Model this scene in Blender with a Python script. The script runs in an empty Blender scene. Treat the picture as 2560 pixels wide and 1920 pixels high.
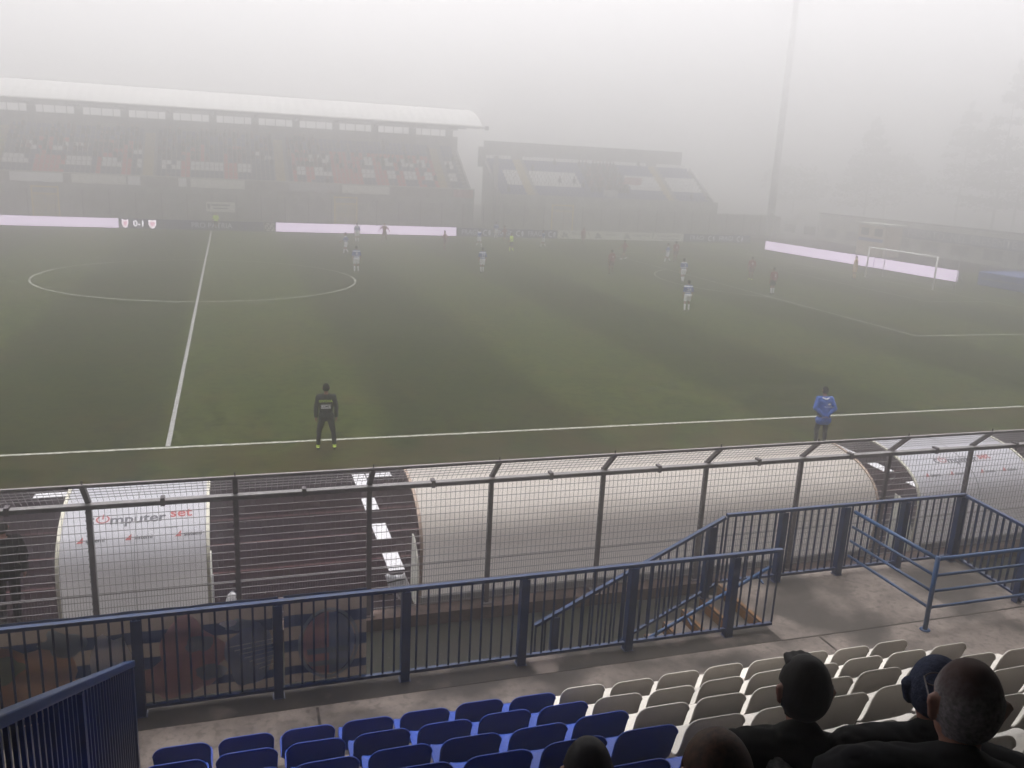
import bpy, bmesh, math, random
from mathutils import Vector, Matrix, noise
R = math.radians
random.seed(7)
sc = bpy.context.scene
col = sc.collection

# ---------------------------------------------------------------- camera
cd = bpy.data.cameras.new("camera"); cam = bpy.data.objects.new("camera", cd); col.objects.link(cam)
sc.camera = cam
CAM = Vector((1.683, -22.676, 7.456)); yaw, pitch, roll = .3217, -.2473, .0507
fw = Vector((math.sin(yaw)*math.cos(pitch), math.cos(yaw)*math.cos(pitch), math.sin(pitch)))
rt = Vector((math.cos(yaw), -math.sin(yaw), 0)); up = rt.cross(fw)
r2 = math.cos(roll)*rt + math.sin(roll)*up; u2 = -math.sin(roll)*rt + math.cos(roll)*up
cam.matrix_world = Matrix(((r2.x, u2.x, -fw.x, CAM.x), (r2.y, u2.y, -fw.y, CAM.y), (r2.z, u2.z, -fw.z, CAM.z), (0, 0, 0, 1)))
cd.sensor_width = 36; cd.lens = 36*2153.5/2560; cd.clip_end = 3000; cd.clip_start = .05

# ---------------------------------------------------------------- sky, sun, exposure
SUN_EL, SUN_ROT = R(78), R(12)
w = bpy.data.worlds.new("World"); sc.world = w; w.use_nodes = True
nt = w.node_tree; bg = nt.nodes["Background"]
sky = nt.nodes.new("ShaderNodeTexSky"); sky.sky_type = 'NISHITA'; sky.sun_disc = False
sky.sun_elevation = SUN_EL; sky.sun_rotation = SUN_ROT; sky.dust_density = 4; sky.air_density = 1.0
hs = nt.nodes.new("ShaderNodeHueSaturation"); hs.inputs['Saturation'].default_value = .08
tint = nt.nodes.new("ShaderNodeMix"); tint.data_type = 'RGBA'; tint.blend_type = 'MULTIPLY'
tint.inputs['Factor'].default_value = 1; tint.inputs['B'].default_value = (1.0, .975, .985, 1)
nt.links.new(sky.outputs[0], hs.inputs['Color']); nt.links.new(hs.outputs[0], tint.inputs['A'])
nt.links.new(tint.outputs['Result'], bg.inputs[0]); bg.inputs[1].default_value = .15
sd = bpy.data.lights.new("sun", 'SUN'); sun = bpy.data.objects.new("sun", sd); col.objects.link(sun)
sd.energy = .6; sd.angle = R(70); sd.color = (1, .96, .92)
sv = Vector((math.sin(SUN_ROT)*math.cos(SUN_EL), math.cos(SUN_ROT)*math.cos(SUN_EL), math.sin(SUN_EL)))
sun.rotation_euler = sv.to_track_quat('Z', 'Y').to_euler(); sun.location = (0, 0, 60)
vs = sc.view_settings; vs.view_transform = 'Standard'; vs.look = 'None'; vs.gamma = 1; vs.exposure = .97
sc.display_settings.display_device = 'sRGB'
sc.cycles.volume_bounces = 3; sc.cycles.max_bounces = 6; sc.cycles.diffuse_bounces = 3
sc.cycles.transparent_max_bounces = 12; sc.cycles.use_denoising = True

# ---------------------------------------------------------------- materials
def mat(name, c, rough=.7, ns=None, amt=.25, bump=0., metal=0., c2=None, spec=.5, detail=6, stretch=None, coord='Object'):
    m = bpy.data.materials.new(name); m.use_nodes = True; t = m.node_tree; b = t.nodes["Principled BSDF"]
    b.inputs['Roughness'].default_value = rough; b.inputs['Metallic'].default_value = metal
    b.inputs['Specular IOR Level'].default_value = spec
    b.inputs['Base Color'].default_value = (*c, 1)
    if ns:
        tc = t.nodes.new("ShaderNodeTexCoord"); mp = t.nodes.new("ShaderNodeMapping")
        if stretch: mp.inputs['Scale'].default_value = stretch
        n = t.nodes.new("ShaderNodeTexNoise"); n.inputs['Scale'].default_value = ns; n.inputs['Detail'].default_value = detail
        n.inputs['Roughness'].default_value = .62
        t.links.new(tc.outputs[coord], mp.inputs[0]); t.links.new(mp.outputs[0], n.inputs[0])
        cr = t.nodes.new("ShaderNodeValToRGB"); cr.color_ramp.elements[0].position = .32; cr.color_ramp.elements[1].position = .68
        a = c2 if c2 else tuple(x*(1-amt) for x in c)
        d = c if c2 else tuple(min(1, x*(1+amt)) for x in c)
        cr.color_ramp.elements[0].color = (*a, 1); cr.color_ramp.elements[1].color = (*d, 1)
        t.links.new(n.outputs[0], cr.inputs[0]); t.links.new(cr.outputs[0], b.inputs['Base Color'])
        if bump:
            bp = t.nodes.new("ShaderNodeBump"); bp.inputs['Strength'].default_value = bump; bp.inputs['Distance'].default_value = .02
            t.links.new(n.outputs[0], bp.inputs['Height']); t.links.new(bp.outputs[0], b.inputs['Normal'])
    return m
def emis(name, c, s):
    m = bpy.data.materials.new(name); m.use_nodes = True; b = m.node_tree.nodes["Principled BSDF"]
    b.inputs['Base Color'].default_value = (*c, 1); b.inputs['Emission Color'].default_value = (*c, 1); b.inputs['Emission Strength'].default_value = s
    return m
def addmix(m, c, scale, lo, hi, fac=1., stretch=None, seed=0, detail=5):
    """lay a further noise-shaped stain of colour c over a material"""
    t = m.node_tree; b = t.nodes["Principled BSDF"]
    tc = t.nodes.new("ShaderNodeTexCoord"); mp = t.nodes.new("ShaderNodeMapping"); mp.inputs['Location'].default_value = (seed*3.1, seed*1.7, seed)
    if stretch: mp.inputs['Scale'].default_value = stretch
    n = t.nodes.new("ShaderNodeTexNoise"); n.inputs['Scale'].default_value = scale; n.inputs['Detail'].default_value = detail
    cr = t.nodes.new("ShaderNodeMapRange"); cr.inputs[1].default_value = lo; cr.inputs[2].default_value = hi; cr.inputs[4].default_value = fac
    mx = t.nodes.new("ShaderNodeMix"); mx.data_type = 'RGBA'
    t.links.new(tc.outputs['Object'], mp.inputs[0]); t.links.new(mp.outputs[0], n.inputs[0]); t.links.new(n.outputs[0], cr.inputs[0])
    t.links.new(cr.outputs[0], mx.inputs['Factor'])
    bc = b.inputs['Base Color']
    if bc.links: t.links.new(bc.links[0].from_socket, mx.inputs['A'])
    else: mx.inputs['A'].default_value = bc.default_value
    mx.inputs['B'].default_value = (*c, 1); t.links.new(mx.outputs['Result'], bc)

M = {}
M['asphalt'] = mat('asphalt', (.06, .058, .055), .85, 9, .3, .3)
g = M['grass'] = mat('grass', (.041, .051, .0125), .95, 1.1, c2=(.029, .038, .009), bump=.0, detail=9, spec=.03)
addmix(g, (.040, .036, .013), .22, .46, .68, .6, seed=1, detail=8)
addmix(g, (.006, .011, .002), 3.2, .46, .66, .85, seed=2, detail=12)
addmix(g, (.060, .066, .022), 6., .56, .70, .5, seed=12, detail=12)
addmix(g, (.050, .040, .016), 1.1, .54, .70, .45, seed=4, detail=12)
addmix(g, (.020, .030, .008), .5, .50, .66, .5, seed=6, detail=7)
t_ = g.node_tree; b_ = t_.nodes["Principled BSDF"]; tc_ = t_.nodes.new("ShaderNodeTexCoord"); sp_ = t_.nodes.new("ShaderNodeSeparateXYZ"); t_.links.new(tc_.outputs['Object'], sp_.inputs[0])
def mth(op, a, b=None, c=None):
    n = t_.nodes.new("ShaderNodeMath"); n.operation = op
    for k, v in enumerate((a, b, c)):
        if v is None: continue
        if isinstance(v, (int, float)): n.inputs[k].default_value = v
        else: t_.links.new(v, n.inputs[k])
    return n.outputs[0]
nz_ = t_.nodes.new("ShaderNodeTexNoise"); nz_.inputs['Scale'].default_value = .5; t_.links.new(tc_.outputs['Object'], nz_.inputs[0])
sn_ = mth('SINE', mth('MULTIPLY_ADD', mth('MULTIPLY_ADD', nz_.outputs[0], .9, sp_.outputs[0]), 2*math.pi/12.2, -6.25*2*math.pi/12.2))
mr_ = t_.nodes.new("ShaderNodeMapRange"); mr_.inputs[1].default_value = -.22; mr_.inputs[2].default_value = .22; mr_.inputs[3].default_value = 1.16; mr_.inputs[4].default_value = .72; t_.links.new(sn_, mr_.inputs[0])
mx_ = t_.nodes.new("ShaderNodeMix"); mx_.data_type = 'RGBA'; mx_.blend_type = 'MULTIPLY'; mx_.inputs['Factor'].default_value = 1
t_.links.new(b_.inputs['Base Color'].links[0].from_socket, mx_.inputs['A']); t_.links.new(mr_.outputs[0], mx_.inputs['B'])
n2_ = t_.nodes.new("ShaderNodeTexNoise"); n2_.inputs['Scale'].default_value = .8; n2_.inputs['Detail'].default_value = 8; t_.links.new(tc_.outputs['Object'], n2_.inputs[0])
e_ = mth('MULTIPLY', mth('LESS_THAN', mth('ABSOLUTE', mth('ADD', sp_.outputs[1], 1.2)), 1.35), mth('MULTIPLY_ADD', n2_.outputs[0], 4.0, -1.6)); e_ = mth('MINIMUM', mth('MAXIMUM', e_, 0.), .6)
m2_ = t_.nodes.new("ShaderNodeMix"); m2_.data_type = 'RGBA'; t_.links.new(e_, m2_.inputs['Factor']); t_.links.new(mx_.outputs['Result'], m2_.inputs['A']); m2_.inputs['B'].default_value = (.040, .032, .013, 1); t_.links.new(m2_.outputs['Result'], b_.inputs['Base Color'])
tk = M['track'] = mat('track', (.013, .0065, .009), .9, 1.2, .25, .1, stretch=(.4, 1, 1), spec=.05)
addmix(tk, (.016, .011, .016), .5, .42, .6, .85, stretch=(.25, 1.3, 1), seed=3)
addmix(tk, (.05, .04, .04), 5., .68, .76, .5, seed=9)
M['dull_paint'] = mat('dull_paint', (.32, .31, .33), .9, 6, c2=(.20, .21, .18)); M['white_paint'] = mat('white_paint', (.62, .62, .65), .6, 14, .12)
M['line_paint'] = mat('line_paint', (.46, .46, .42), .9, 7, c2=(.16, .17, .12)); M['line_faint'] = mat('line_paint_faint', (.36, .36, .32), .9, 3, c2=(.10, .11, .07))
M['lane_paint'] = mat('lane_paint', (.05, .012, .014), .8, 6, .3)
c_ = M['concrete'] = mat('concrete', (.24, .20, .175), .85, 2.4, c2=(.12, .10, .088), bump=.15, detail=9)
addmix(c_, (.030, .025, .021), .8, .46, .60, .92, seed=5, detail=9)
addmix(c_, (.05, .042, .035), 12, .50, .66, .6, seed=8)
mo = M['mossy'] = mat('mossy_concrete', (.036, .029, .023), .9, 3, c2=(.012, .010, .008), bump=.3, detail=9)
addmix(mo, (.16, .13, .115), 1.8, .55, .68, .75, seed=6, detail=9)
kb = M['kerb'] = mat('kerb_concrete', (.15, .10, .085), .9, 4, c2=(.04, .03, .025), bump=.2, detail=9)
gv = M['gravel'] = mat('gravel', (.028, .024, .020), .9, 28, c2=(.011, .010, .008), bump=.3, detail=8)
addmix(gv, (.012, .014, .006), .8, .42, .58, .85, seed=7, stretch=(.6, 1.6, 1))
addmix(gv, (.25, .23, .2), 26, .67, .72, .8, seed=3)
M['nosing'] = mat('nosing', (.20, .085, .022), .8, 6, c2=(.10, .055, .02))
M['galv_lit'] = mat('galvanised_lit', (.25, .235, .24), .4, 8, .2, metal=.3)  # fence rail tops only: sky light put into the paler colour
M['wire'] = mat('wire', (.36, .34, .35), .3, metal=.55); M['wire_v_shaded'] = mat('wire_upright_shaded', (.10, .09, .095), .6)  # one wire, two tones: sky-catching runs pale, uprights dark, shading in the colour
M['post_grey'] = mat('post_grey', (.12, .105, .115), .6, 7, .3, metal=.1)
b_ = M['blue_rail'] = mat('blue_railing', (.0015, .022, .090), .36, 5, .25)
addmix(b_, (.008, .02, .05), 9, .58, .7, .7, seed=2)
M['blue_tube'] = mat('blue_tube', (.006, .050, .15), .4, 5, .25)
sb = M['shell_cream'] = mat('dugout_cream', (.72, .67, .61), .45, 1.2, .06)
addmix(sb, (.50, .44, .38), 1.4, .55, .75, .6, seed=4, stretch=(.3, 1, 2))
M['shell_white'] = mat('dugout_white', (.72, .73, .80), .4, 1.5, .05)
for k_ in ('shell_cream', 'shell_white'):
    t_ = M[k_].node_tree; tr_ = t_.nodes.new("ShaderNodeBsdfTranslucent"); tr_.inputs[0].default_value = (.92, .88, .86, 1); mx_ = t_.nodes.new("ShaderNodeMixShader"); mx_.inputs[0].default_value = .45
    t_.links.new(t_.nodes["Principled BSDF"].outputs[0], mx_.inputs[1]); t_.links.new(tr_.outputs[0], mx_.inputs[2]); t_.links.new(mx_.outputs[0], t_.nodes["Material Output"].inputs[0])
M['base_grey'] = mat('base_grey', (.36, .36, .37), .7, 3, .2)
M['trim'] = mat('dugout_trim', (.40, .30, .24), .6, 4, .2)
M['trim_cream'] = mat('dugout_trim_cream', (.62, .60, .50), .5)
M['black'] = mat('black_paint', (.012, .012, .014), .6)
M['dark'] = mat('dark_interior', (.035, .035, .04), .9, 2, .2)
M['txt_grey'] = mat('text_grey', (.10, .10, .12), .6)
M['txt_red'] = mat('text_red', (.42, .09, .09), .6)
M['txt_white'] = mat('text_white', (.75, .75, .78), .6)
M['seat_blue'] = mat('seat_blue', (.001, .055, .40), .36, 3, .12, spec=.5)
M['seat_white'] = mat('seat_white', (.76, .72, .65), .35, 2.5, .06)
for k_ in ('seat_blue', 'seat_white'):
    m_ = M[k_]; t_ = m_.node_tree; b_ = t_.nodes["Principled BSDF"]; oi_ = t_.nodes.new("ShaderNodeObjectInfo"); mr_ = t_.nodes.new("ShaderNodeMapRange"); mr_.inputs[3].default_value = .78; mr_.inputs[4].default_value = 1.1
    mx_ = t_.nodes.new("ShaderNodeMix"); mx_.data_type = 'RGBA'; mx_.blend_type = 'MULTIPLY'; mx_.inputs['Factor'].default_value = 1
    t_.links.new(oi_.outputs['Random'], mr_.inputs[0]); t_.links.new(mr_.outputs[0], mx_.inputs['B']); t_.links.new(b_.inputs['Base Color'].links[0].from_socket, mx_.inputs['A']); t_.links.new(mx_.outputs['Result'], b_.inputs['Base Color'])
    addmix(m_, (.10, .09, .075) if k_ == 'seat_white' else (.02, .025, .05), 9, .62, .78, .45, seed=2, detail=9)
M['steel'] = mat('steel', (.2, .2, .2), .5, metal=.6)
M['led'] = emis('led_screen', (.80, .67, .88), .80)
M['led_txt'] = emis('led_text', (.95, .90, 1.0), 1.2)
M['led_pink'] = emis('led_pink', (.85, .45, .55), .8)
M['navy'] = mat('navy_board', (.03, .03, .12), .5, 2, .2)
M['navy_txt'] = mat('navy_board_text', (.70, .70, .85), .5)
M['board_white'] = mat('sponsor_white', (.66, .66, .60), .5, 2, .05)
M['goal_white'] = mat('goal_white', (.8, .8, .78), .4)
M['net'] = mat('goal_net', (.5, .5, .5), .8)
M['yellow'] = mat('yellow_gate', (.55, .42, .10), .5)
M['beige'] = mat('beige_steps', (.42, .34, .16), .8, 3, .2)
M['stand_wall'] = mat('stand_wall', (.26, .265, .25), .9, .8, .35)
M['stand_dark'] = mat('stand_dark', (.24, .24, .24), .9, 1, .2)
M['stand_conc'] = mat('stand_concrete', (.25, .24, .23), .9, 1, .2)
M['roof_pale'] = mat('roof_pale', (.62, .62, .60), .6, 1, .08, stretch=(6, .5, 1))
M['roof_beam'] = mat('roof_beam', (.16, .16, .16), .7)
M['far_red'] = mat('far_seat_red', (.50, .07, .055), .5)
M['far_blue'] = mat('far_seat_blue', (.02, .04, .20), .5)
M['far_navy'] = mat('far_seat_navy', (.05, .07, .13), .5)
M['far_white'] = mat('far_seat_white', (.75, .75, .75), .5)
M['mast'] = mat('mast_grey', (.66, .66, .66), .6, 2, .2)
M['bark'] = mat('bark', (.05, .04, .03), .95, 5, .3, .5)
M['leaf'] = mat('leaf', (.06, .075, .045), .85, 1, .45)
M['wall_pale'] = mat('perimeter_wall', (.42, .42, .38), .9, .6, .25)
M['banner_dark'] = mat('banner_dark', (.14, .15, .19), .8, 1, .3)
M['pad_blue'] = mat('pad_blue', (.03, .06, .22), .7, 1, .2)
M['cabin'] = mat('cabin', (.46, .38, .30), .8, 1, .15)
M['roof_under'] = mat('roof_under', (.03, .03, .03), .95, 1, .2)
M['skin'] = mat('skin', (.28, .13, .095), .55, 20, .08)
M['hair_dark'] = mat('hair_dark', (.010, .008, .008), .55, 60, .5, stretch=(1, 1, .3), spec=.12)
M['hair_brown'] = mat('hair_brown', (.06, .028, .017), .55, 60, .5, stretch=(1, 1, .3), spec=.12)
M['hair_grey'] = mat('hair_grey', (.20, .18, .19), .65, 90, .45, spec=.12)
M['cloth_black'] = mat('cloth_black', (.006, .006, .008), .85, 9, .4, spec=.12)
M['cloth_dark'] = mat('cloth_dark', (.008, .008, .010), .9, 9, .4, spec=.12)
M['coat_dark'] = mat('coat_dark', (.010, .010, .010), .9, 12, .4, spec=.12)
M['fur'] = mat('fur_grey', (.16, .16, .16), .95, 50, .5, spec=.12)
hg = M['hair_grey']; t_ = hg.node_tree; b_ = t_.nodes["Principled BSDF"]
tc_ = t_.nodes.new("ShaderNodeTexCoord"); sx_ = t_.nodes.new("ShaderNodeSeparateXYZ"); nz_ = t_.nodes.new("ShaderNodeTexNoise"); nz_.inputs['Scale'].default_value = 22
ma_ = t_.nodes.new("ShaderNodeMath"); ma_.operation = 'MULTIPLY_ADD'; ma_.inputs[1].default_value = .07
mr_ = t_.nodes.new("ShaderNodeMapRange"); mr_.inputs[1].default_value = 1.30; mr_.inputs[2].default_value = 1.37; mx_ = t_.nodes.new("ShaderNodeMix"); mx_.data_type = 'RGBA'
t_.links.new(tc_.outputs['Object'], sx_.inputs[0]); t_.links.new(tc_.outputs['Object'], nz_.inputs[0]); t_.links.new(nz_.outputs[0], ma_.inputs[0]); t_.links.new(sx_.outputs[2], ma_.inputs[2])
t_.links.new(ma_.outputs[0], mr_.inputs[0]); t_.links.new(mr_.outputs[0], mx_.inputs['Factor']); t_.links.new(b_.inputs['Base Color'].links[0].from_socket, mx_.inputs['A']); mx_.inputs['B'].default_value = (.060, .028, .024, 1); t_.links.new(mx_.outputs['Result'], b_.inputs['Base Color'])
M['beanie'] = mat('beanie_knit', (.045, .055, .10), .95, 60, .35, .5, spec=.12)
M['coat_blue'] = mat('coat_blue', (.012, .085, .40), .7, 8, .25)
M['trouser'] = mat('trouser_dark', (.022, .022, .03), .85, 8, .3, spec=.12)
M['tracksuit'] = mat('tracksuit_black', (.020, .020, .028), .8, 8, .3, spec=.12)
M['fluo'] = mat('fluo_yellow', (.62, .80, .12), .6)
M['ref_shirt'] = mat('referee_yellow', (.62, .85, .06), .7)
M['maroon'] = mat('maroon_shirt', (.20, .025, .045), .75, 8, .2)
M['maroon_dk'] = mat('maroon_shorts', (.10, .018, .028), .75)
M['white_kit'] = mat('white_kit', (.75, .76, .80), .75)
M['boot_dark'] = mat('boot_dark', (.03, .03, .03), .5)
M['keeper'] = mat('keeper_kit', (.50, .34, .16), .75)
M['sheet_white'] = mat('plastic_white', (.8, .8, .84), .35, 5, .1)
def hoops():
    m = bpy.data.materials.new('hooped_shirt'); m.use_nodes = True; t = m.node_tree; b = t.nodes["Principled BSDF"]
    b.inputs['Roughness'].default_value = .75
    tc = t.nodes.new("ShaderNodeTexCoord"); sp = t.nodes.new("ShaderNodeSeparateXYZ"); t.links.new(tc.outputs['Object'], sp.inputs[0])
    cr = t.nodes.new("ShaderNodeValToRGB"); cr.color_ramp.interpolation = 'CONSTANT'
    mr = t.nodes.new("ShaderNodeMapRange"); mr.inputs[1].default_value = .8; mr.inputs[2].default_value = 1.55
    t.links.new(sp.outputs[2], mr.inputs[0]); t.links.new(mr.outputs[0], cr.inputs[0])
    W_, B_ = (.75, .77, .82, 1), (.025, .065, .30, 1)
    st = [(0, B_), (.07, W_), (.15, B_), (.22, W_), (.31, B_), (.38, W_), (.44, B_), (.80, W_), (.90, B_)]
    e = cr.color_ramp.elements; e[0].position = 0; e[0].color = st[0][1]; e[1].position = st[1][0]; e[1].color = st[1][1]
    for p_, c in st[2:]:
        k = e.new(p_); k.color = c
    t.links.new(cr.outputs[0], b.inputs['Base Color']); return m
M['hoops'] = hoops()

# ---------------------------------------------------------------- helpers
class MB:
    def __init__(s): s.v = []; s.f = []; s.m = []; s.mats = []; s.cur = 0
    def use(s, k):
        mm = M[k] if isinstance(k, str) else k
        if mm not in s.mats: s.mats.append(mm)
        s.cur = s.mats.index(mm); return s
    def add(s, vs, fs):
        o = len(s.v); s.v += [tuple(x) for x in vs]; s.f += [tuple(i+o for i in f) for f in fs]; s.m += [s.cur]*len(fs); return s
    def box(s, x0, x1, y0, y1, z0, z1):
        return s.add([(x0,y0,z0),(x1,y0,z0),(x1,y1,z0),(x0,y1,z0),(x0,y0,z1),(x1,y0,z1),(x1,y1,z1),(x0,y1,z1)],
                     [(0,3,2,1),(4,5,6,7),(0,1,5,4),(1,2,6,5),(2,3,7,6),(3,0,4,7)])
    def bar(s, a, b, w_, h_, upv=(0,0,1)):
        a = Vector(a); b = Vector(b); d = (b-a).normalized(); u = Vector(upv)
        if abs(d.dot(u)) > .98: u = Vector((0,1,0))
        x = d.cross(u).normalized(); u = x.cross(d).normalized(); vs = []
        for p in (a, b):
            for i, j in ((-1,-1),(1,-1),(1,1),(-1,1)): vs.append(p + x*(i*w_/2) + u*(j*h_/2))
        return s.add(vs, [(0,1,2,3),(7,6,5,4),(0,4,5,1),(1,5,6,2),(2,6,7,3),(3,7,4,0)])
    def tube(s, a, b, r, r1=None, n=10):
        a = Vector(a); b = Vector(b); d = (b-a).normalized(); u = Vector((0,0,1))
        if abs(d.dot(u)) > .95: u = Vector((0,1,0))
        x = d.cross(u).normalized(); y = x.cross(d); r1 = r if r1 is None else r1; vs = []
        for p, q in ((a, r), (b, r1)):
            for i in range(n):
                t = 2*math.pi*i/n; vs.append(p + (x*math.cos(t)+y*math.sin(t))*q)
        fs = [(i, (i+1) % n, n+(i+1) % n, n+i) for i in range(n)] + [tuple(range(n-1, -1, -1)), tuple(range(n, 2*n))]
        return s.add(vs, fs)
    def quad(s, *p): return s.add(p, [tuple(range(len(p)))])
    def rings(s, R_, closed=False, cap=True):
        n = len(R_[0]); o = []; fs = []
        for r in R_: o += list(r)
        for k in range(len(R_)-1):
            for i in range(n if closed else n-1):
                fs.append((k*n+i, k*n+(i+1) % n, (k+1)*n+(i+1) % n, (k+1)*n+i))
        if cap and closed: fs += [tuple(range(n-1, -1, -1)), tuple((len(R_)-1)*n+i for i in range(n))]
        return s.add(o, fs)
    def mesh(s, name):
        me = bpy.data.meshes.new(name); me.from_pydata(s.v, [], s.f)
        for m in s.mats: me.materials.append(m)
        me.polygons.foreach_set('material_index', s.m); me.update(); return me
    def obj(s, name, parent=None, smooth=False, bevel=0):
        me = s.mesh(name)
        o = bpy.data.objects.new(name, me); col.objects.link(o)
        if parent: o.parent = parent
        if smooth: me.polygons.foreach_set('use_smooth', [True]*len(me.polygons))
        if bevel:
            b = o.modifiers.new('b', 'BEVEL'); b.width = bevel; b.segments = 2; b.limit_method = 'ANGLE'
        return o
def empty(name, loc=(0,0,0)):
    o = bpy.data.objects.new(name, None); col.objects.link(o); o.location = loc; return o
def tag(o, label, cat, group=None, kind=None):
    o['label'] = label; o['category'] = cat
    if group: o['group'] = group
    if kind: o['kind'] = kind
    return o
def struct(o): o['kind'] = 'structure'; return o
def stuff(o): o['kind'] = 'stuff'; return o
def link(o, parent=None):
    col.objects.link(o)
    if parent: o.parent = parent
    return o
def copy_tree(src, loc=None):
    c = src.copy(); col.objects.link(c)
    if loc is not None: c.location = loc
    for ch in list(src.children):
        d = ch.copy(); col.objects.link(d); d.parent = c
        for g_ in ch.children:
            e = g_.copy(); col.objects.link(e); e.parent = d
    return c
def apply_mods(o):
    dg = bpy.context.evaluated_depsgraph_get(); dg.update()
    me = bpy.data.meshes.new_from_object(o.evaluated_get(dg)); old = o.data; o.modifiers.clear(); o.data = me
    bpy.data.meshes.remove(old); return o
def text_mesh(s, size=1., extrude=0., bold=0.):
    cu = bpy.data.curves.new('t', 'FONT'); cu.body = s; cu.size = size; cu.extrude = extrude; cu.offset = bold; cu.resolution_u = 3
    cu.align_x = 'CENTER'; cu.align_y = 'CENTER'
    o = bpy.data.objects.new('t', cu); col.objects.link(o); dg = bpy.context.evaluated_depsgraph_get(); dg.update()
    me = bpy.data.meshes.new_from_object(o.evaluated_get(dg)); bpy.data.objects.remove(o); bpy.data.curves.remove(cu); return me
def text(name, s, size, mk, fn, parent=None, bold=0., sx=1.):
    """flat lettering, fn maps (u,v) of the text plane to a 3D point"""
    me = text_mesh(s, size, 0, bold)
    for v in me.vertices: v.co = Vector(fn(v.co.x*sx, v.co.y))
    me.name = name; me.materials.clear(); me.materials.append(M[mk]); me.update()
    o = bpy.data.objects.new(name, me); link(o, parent); return o

# ---------------------------------------------------------------- the ground, pitch, track
L, W = 51.7, 65.24
b = MB().use('asphalt'); b.quad((-390,-390,-.02), (390,-390,-.02), (390,390,-.02), (-390,390,-.02)); struct(b.obj('ground'))
b = MB().use('gravel'); b.box(-60, 60, -14.1, -9.8, -.4, .0); struct(b.obj('concourse_ground'))
b = MB().use('track'); b.quad((-90,-9.95,.004), (75,-9.95,.004), (75,-2.45,.004), (-90,-2.45,.004)); struct(b.obj('running_track'))
b = MB().use('track'); b.quad((-90,68.2,.004), (75,68.2,.004), (75,74.8,.004), (-90,74.8,.004)); struct(b.obj('running_track'))
b = MB().use('track'); b.quad((66.5,-2.4,.004), (74,-2.4,.004), (74,68.1,.004), (66.5,68.1,.004)); struct(b.obj('running_track'))
b = MB().use('grass'); b.quad((-70,-2.45,.008), (66.4,-2.45,.008), (66.4,68.1,.008), (-70,68.1,.008)); struct(b.obj('grass_pitch'))
b = MB().use('kerb'); b.box(-70, 66.4, -2.52, -2.45, 0, .05); struct(b.obj('track_kerb'))
b = MB().use('lane_paint')
for k in range(1, 6): b.quad((-90, -2.6-1.22*k, .010), (75, -2.6-1.22*k, .010), (75, -2.54-1.22*k, .010), (-90, -2.54-1.22*k, .010))
struct(b.obj('lane_lines'))
b = MB().use('line_paint'); hw = .06
def ln(x0, y0, x1, y1, wd=hw):
    d = Vector((x1-x0, y1-y0, 0)).normalized(); n = Vector((-d.y, d.x, 0))*wd; a = Vector((x0, y0, .012)); c = Vector((x1, y1, .012))
    b.quad(a-n, c-n, c+n, a+n)
def arc(cx, cy, r, a0, a1, n=72):
    for i in range(n):
        t0 = a0+(a1-a0)*i/n; t1 = a0+(a1-a0)*(i+1)/n
        b.quad(*[(cx+q*math.cos(t), cy+q*math.sin(t), .012) for q, t in ((r-.06,t0),(r+.06,t0),(r+.06,t1),(r-.06,t1))])
ln(-L, 0, L, 0, .062); b.use('line_faint'); ln(-L, W, L, W)
for s in (-1, 1):
    ln(s*L, .08, s*L, W-.08)
    ln(s*(L-16.5), W/2-20.16, s*(L-16.5), W/2+20.16)
    for t in (-1, 1):
        ln(s*(L-16.5), W/2+t*20.16, s*(L-.08), W/2+t*20.16); ln(s*(L-5.5), W/2+t*9.16, s*(L-.08), W/2+t*9.16)
    ln(s*(L-5.5), W/2-9.16, s*(L-5.5), W/2+9.16)
    arc(s*(L-11), W/2, 9.15, (math.pi if s > 0 else 0)-.925, (math.pi if s > 0 else 0)+.925, 30)
arc(0, W/2, 9.15, 0, 2*math.pi, 96)
struct(b.obj('pitch_markings'))
b = MB().use('dull_paint'); b.quad((-.060,.08,.014), (.060,.08,.014), (.060,W-.08,.014), (-.060,W-.08,.014)); struct(b.obj('halfway_line'))
b = MB().use('white_paint')
for y0, y1 in ((-2.80,-3.56), (-4.36,-5.06), (-5.82,-6.62), (-7.24,-8.02)): b.box(4.33, 4.63, y1, y0, .006, .016)
b.box(4.66, 5.26, -3.05, -2.80, .006, .016)
for k in range(8): b.box(5.92+1.53*k, 6.68+1.53*k, -3.05, -2.80, .006, .016)
for y0, y1 in ((-2.80,-3.56), (-4.36,-5.06), (-5.82,-6.62), (-7.24,-8.02)): b.box(18.2, 18.5, y1, y0, .006, .016)
for k in range(5): b.box(-1.0-1.53*k, -.3-1.53*k, -3.05, -2.80, .006, .016)
struct(b.obj('technical_area_markings'))

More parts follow.
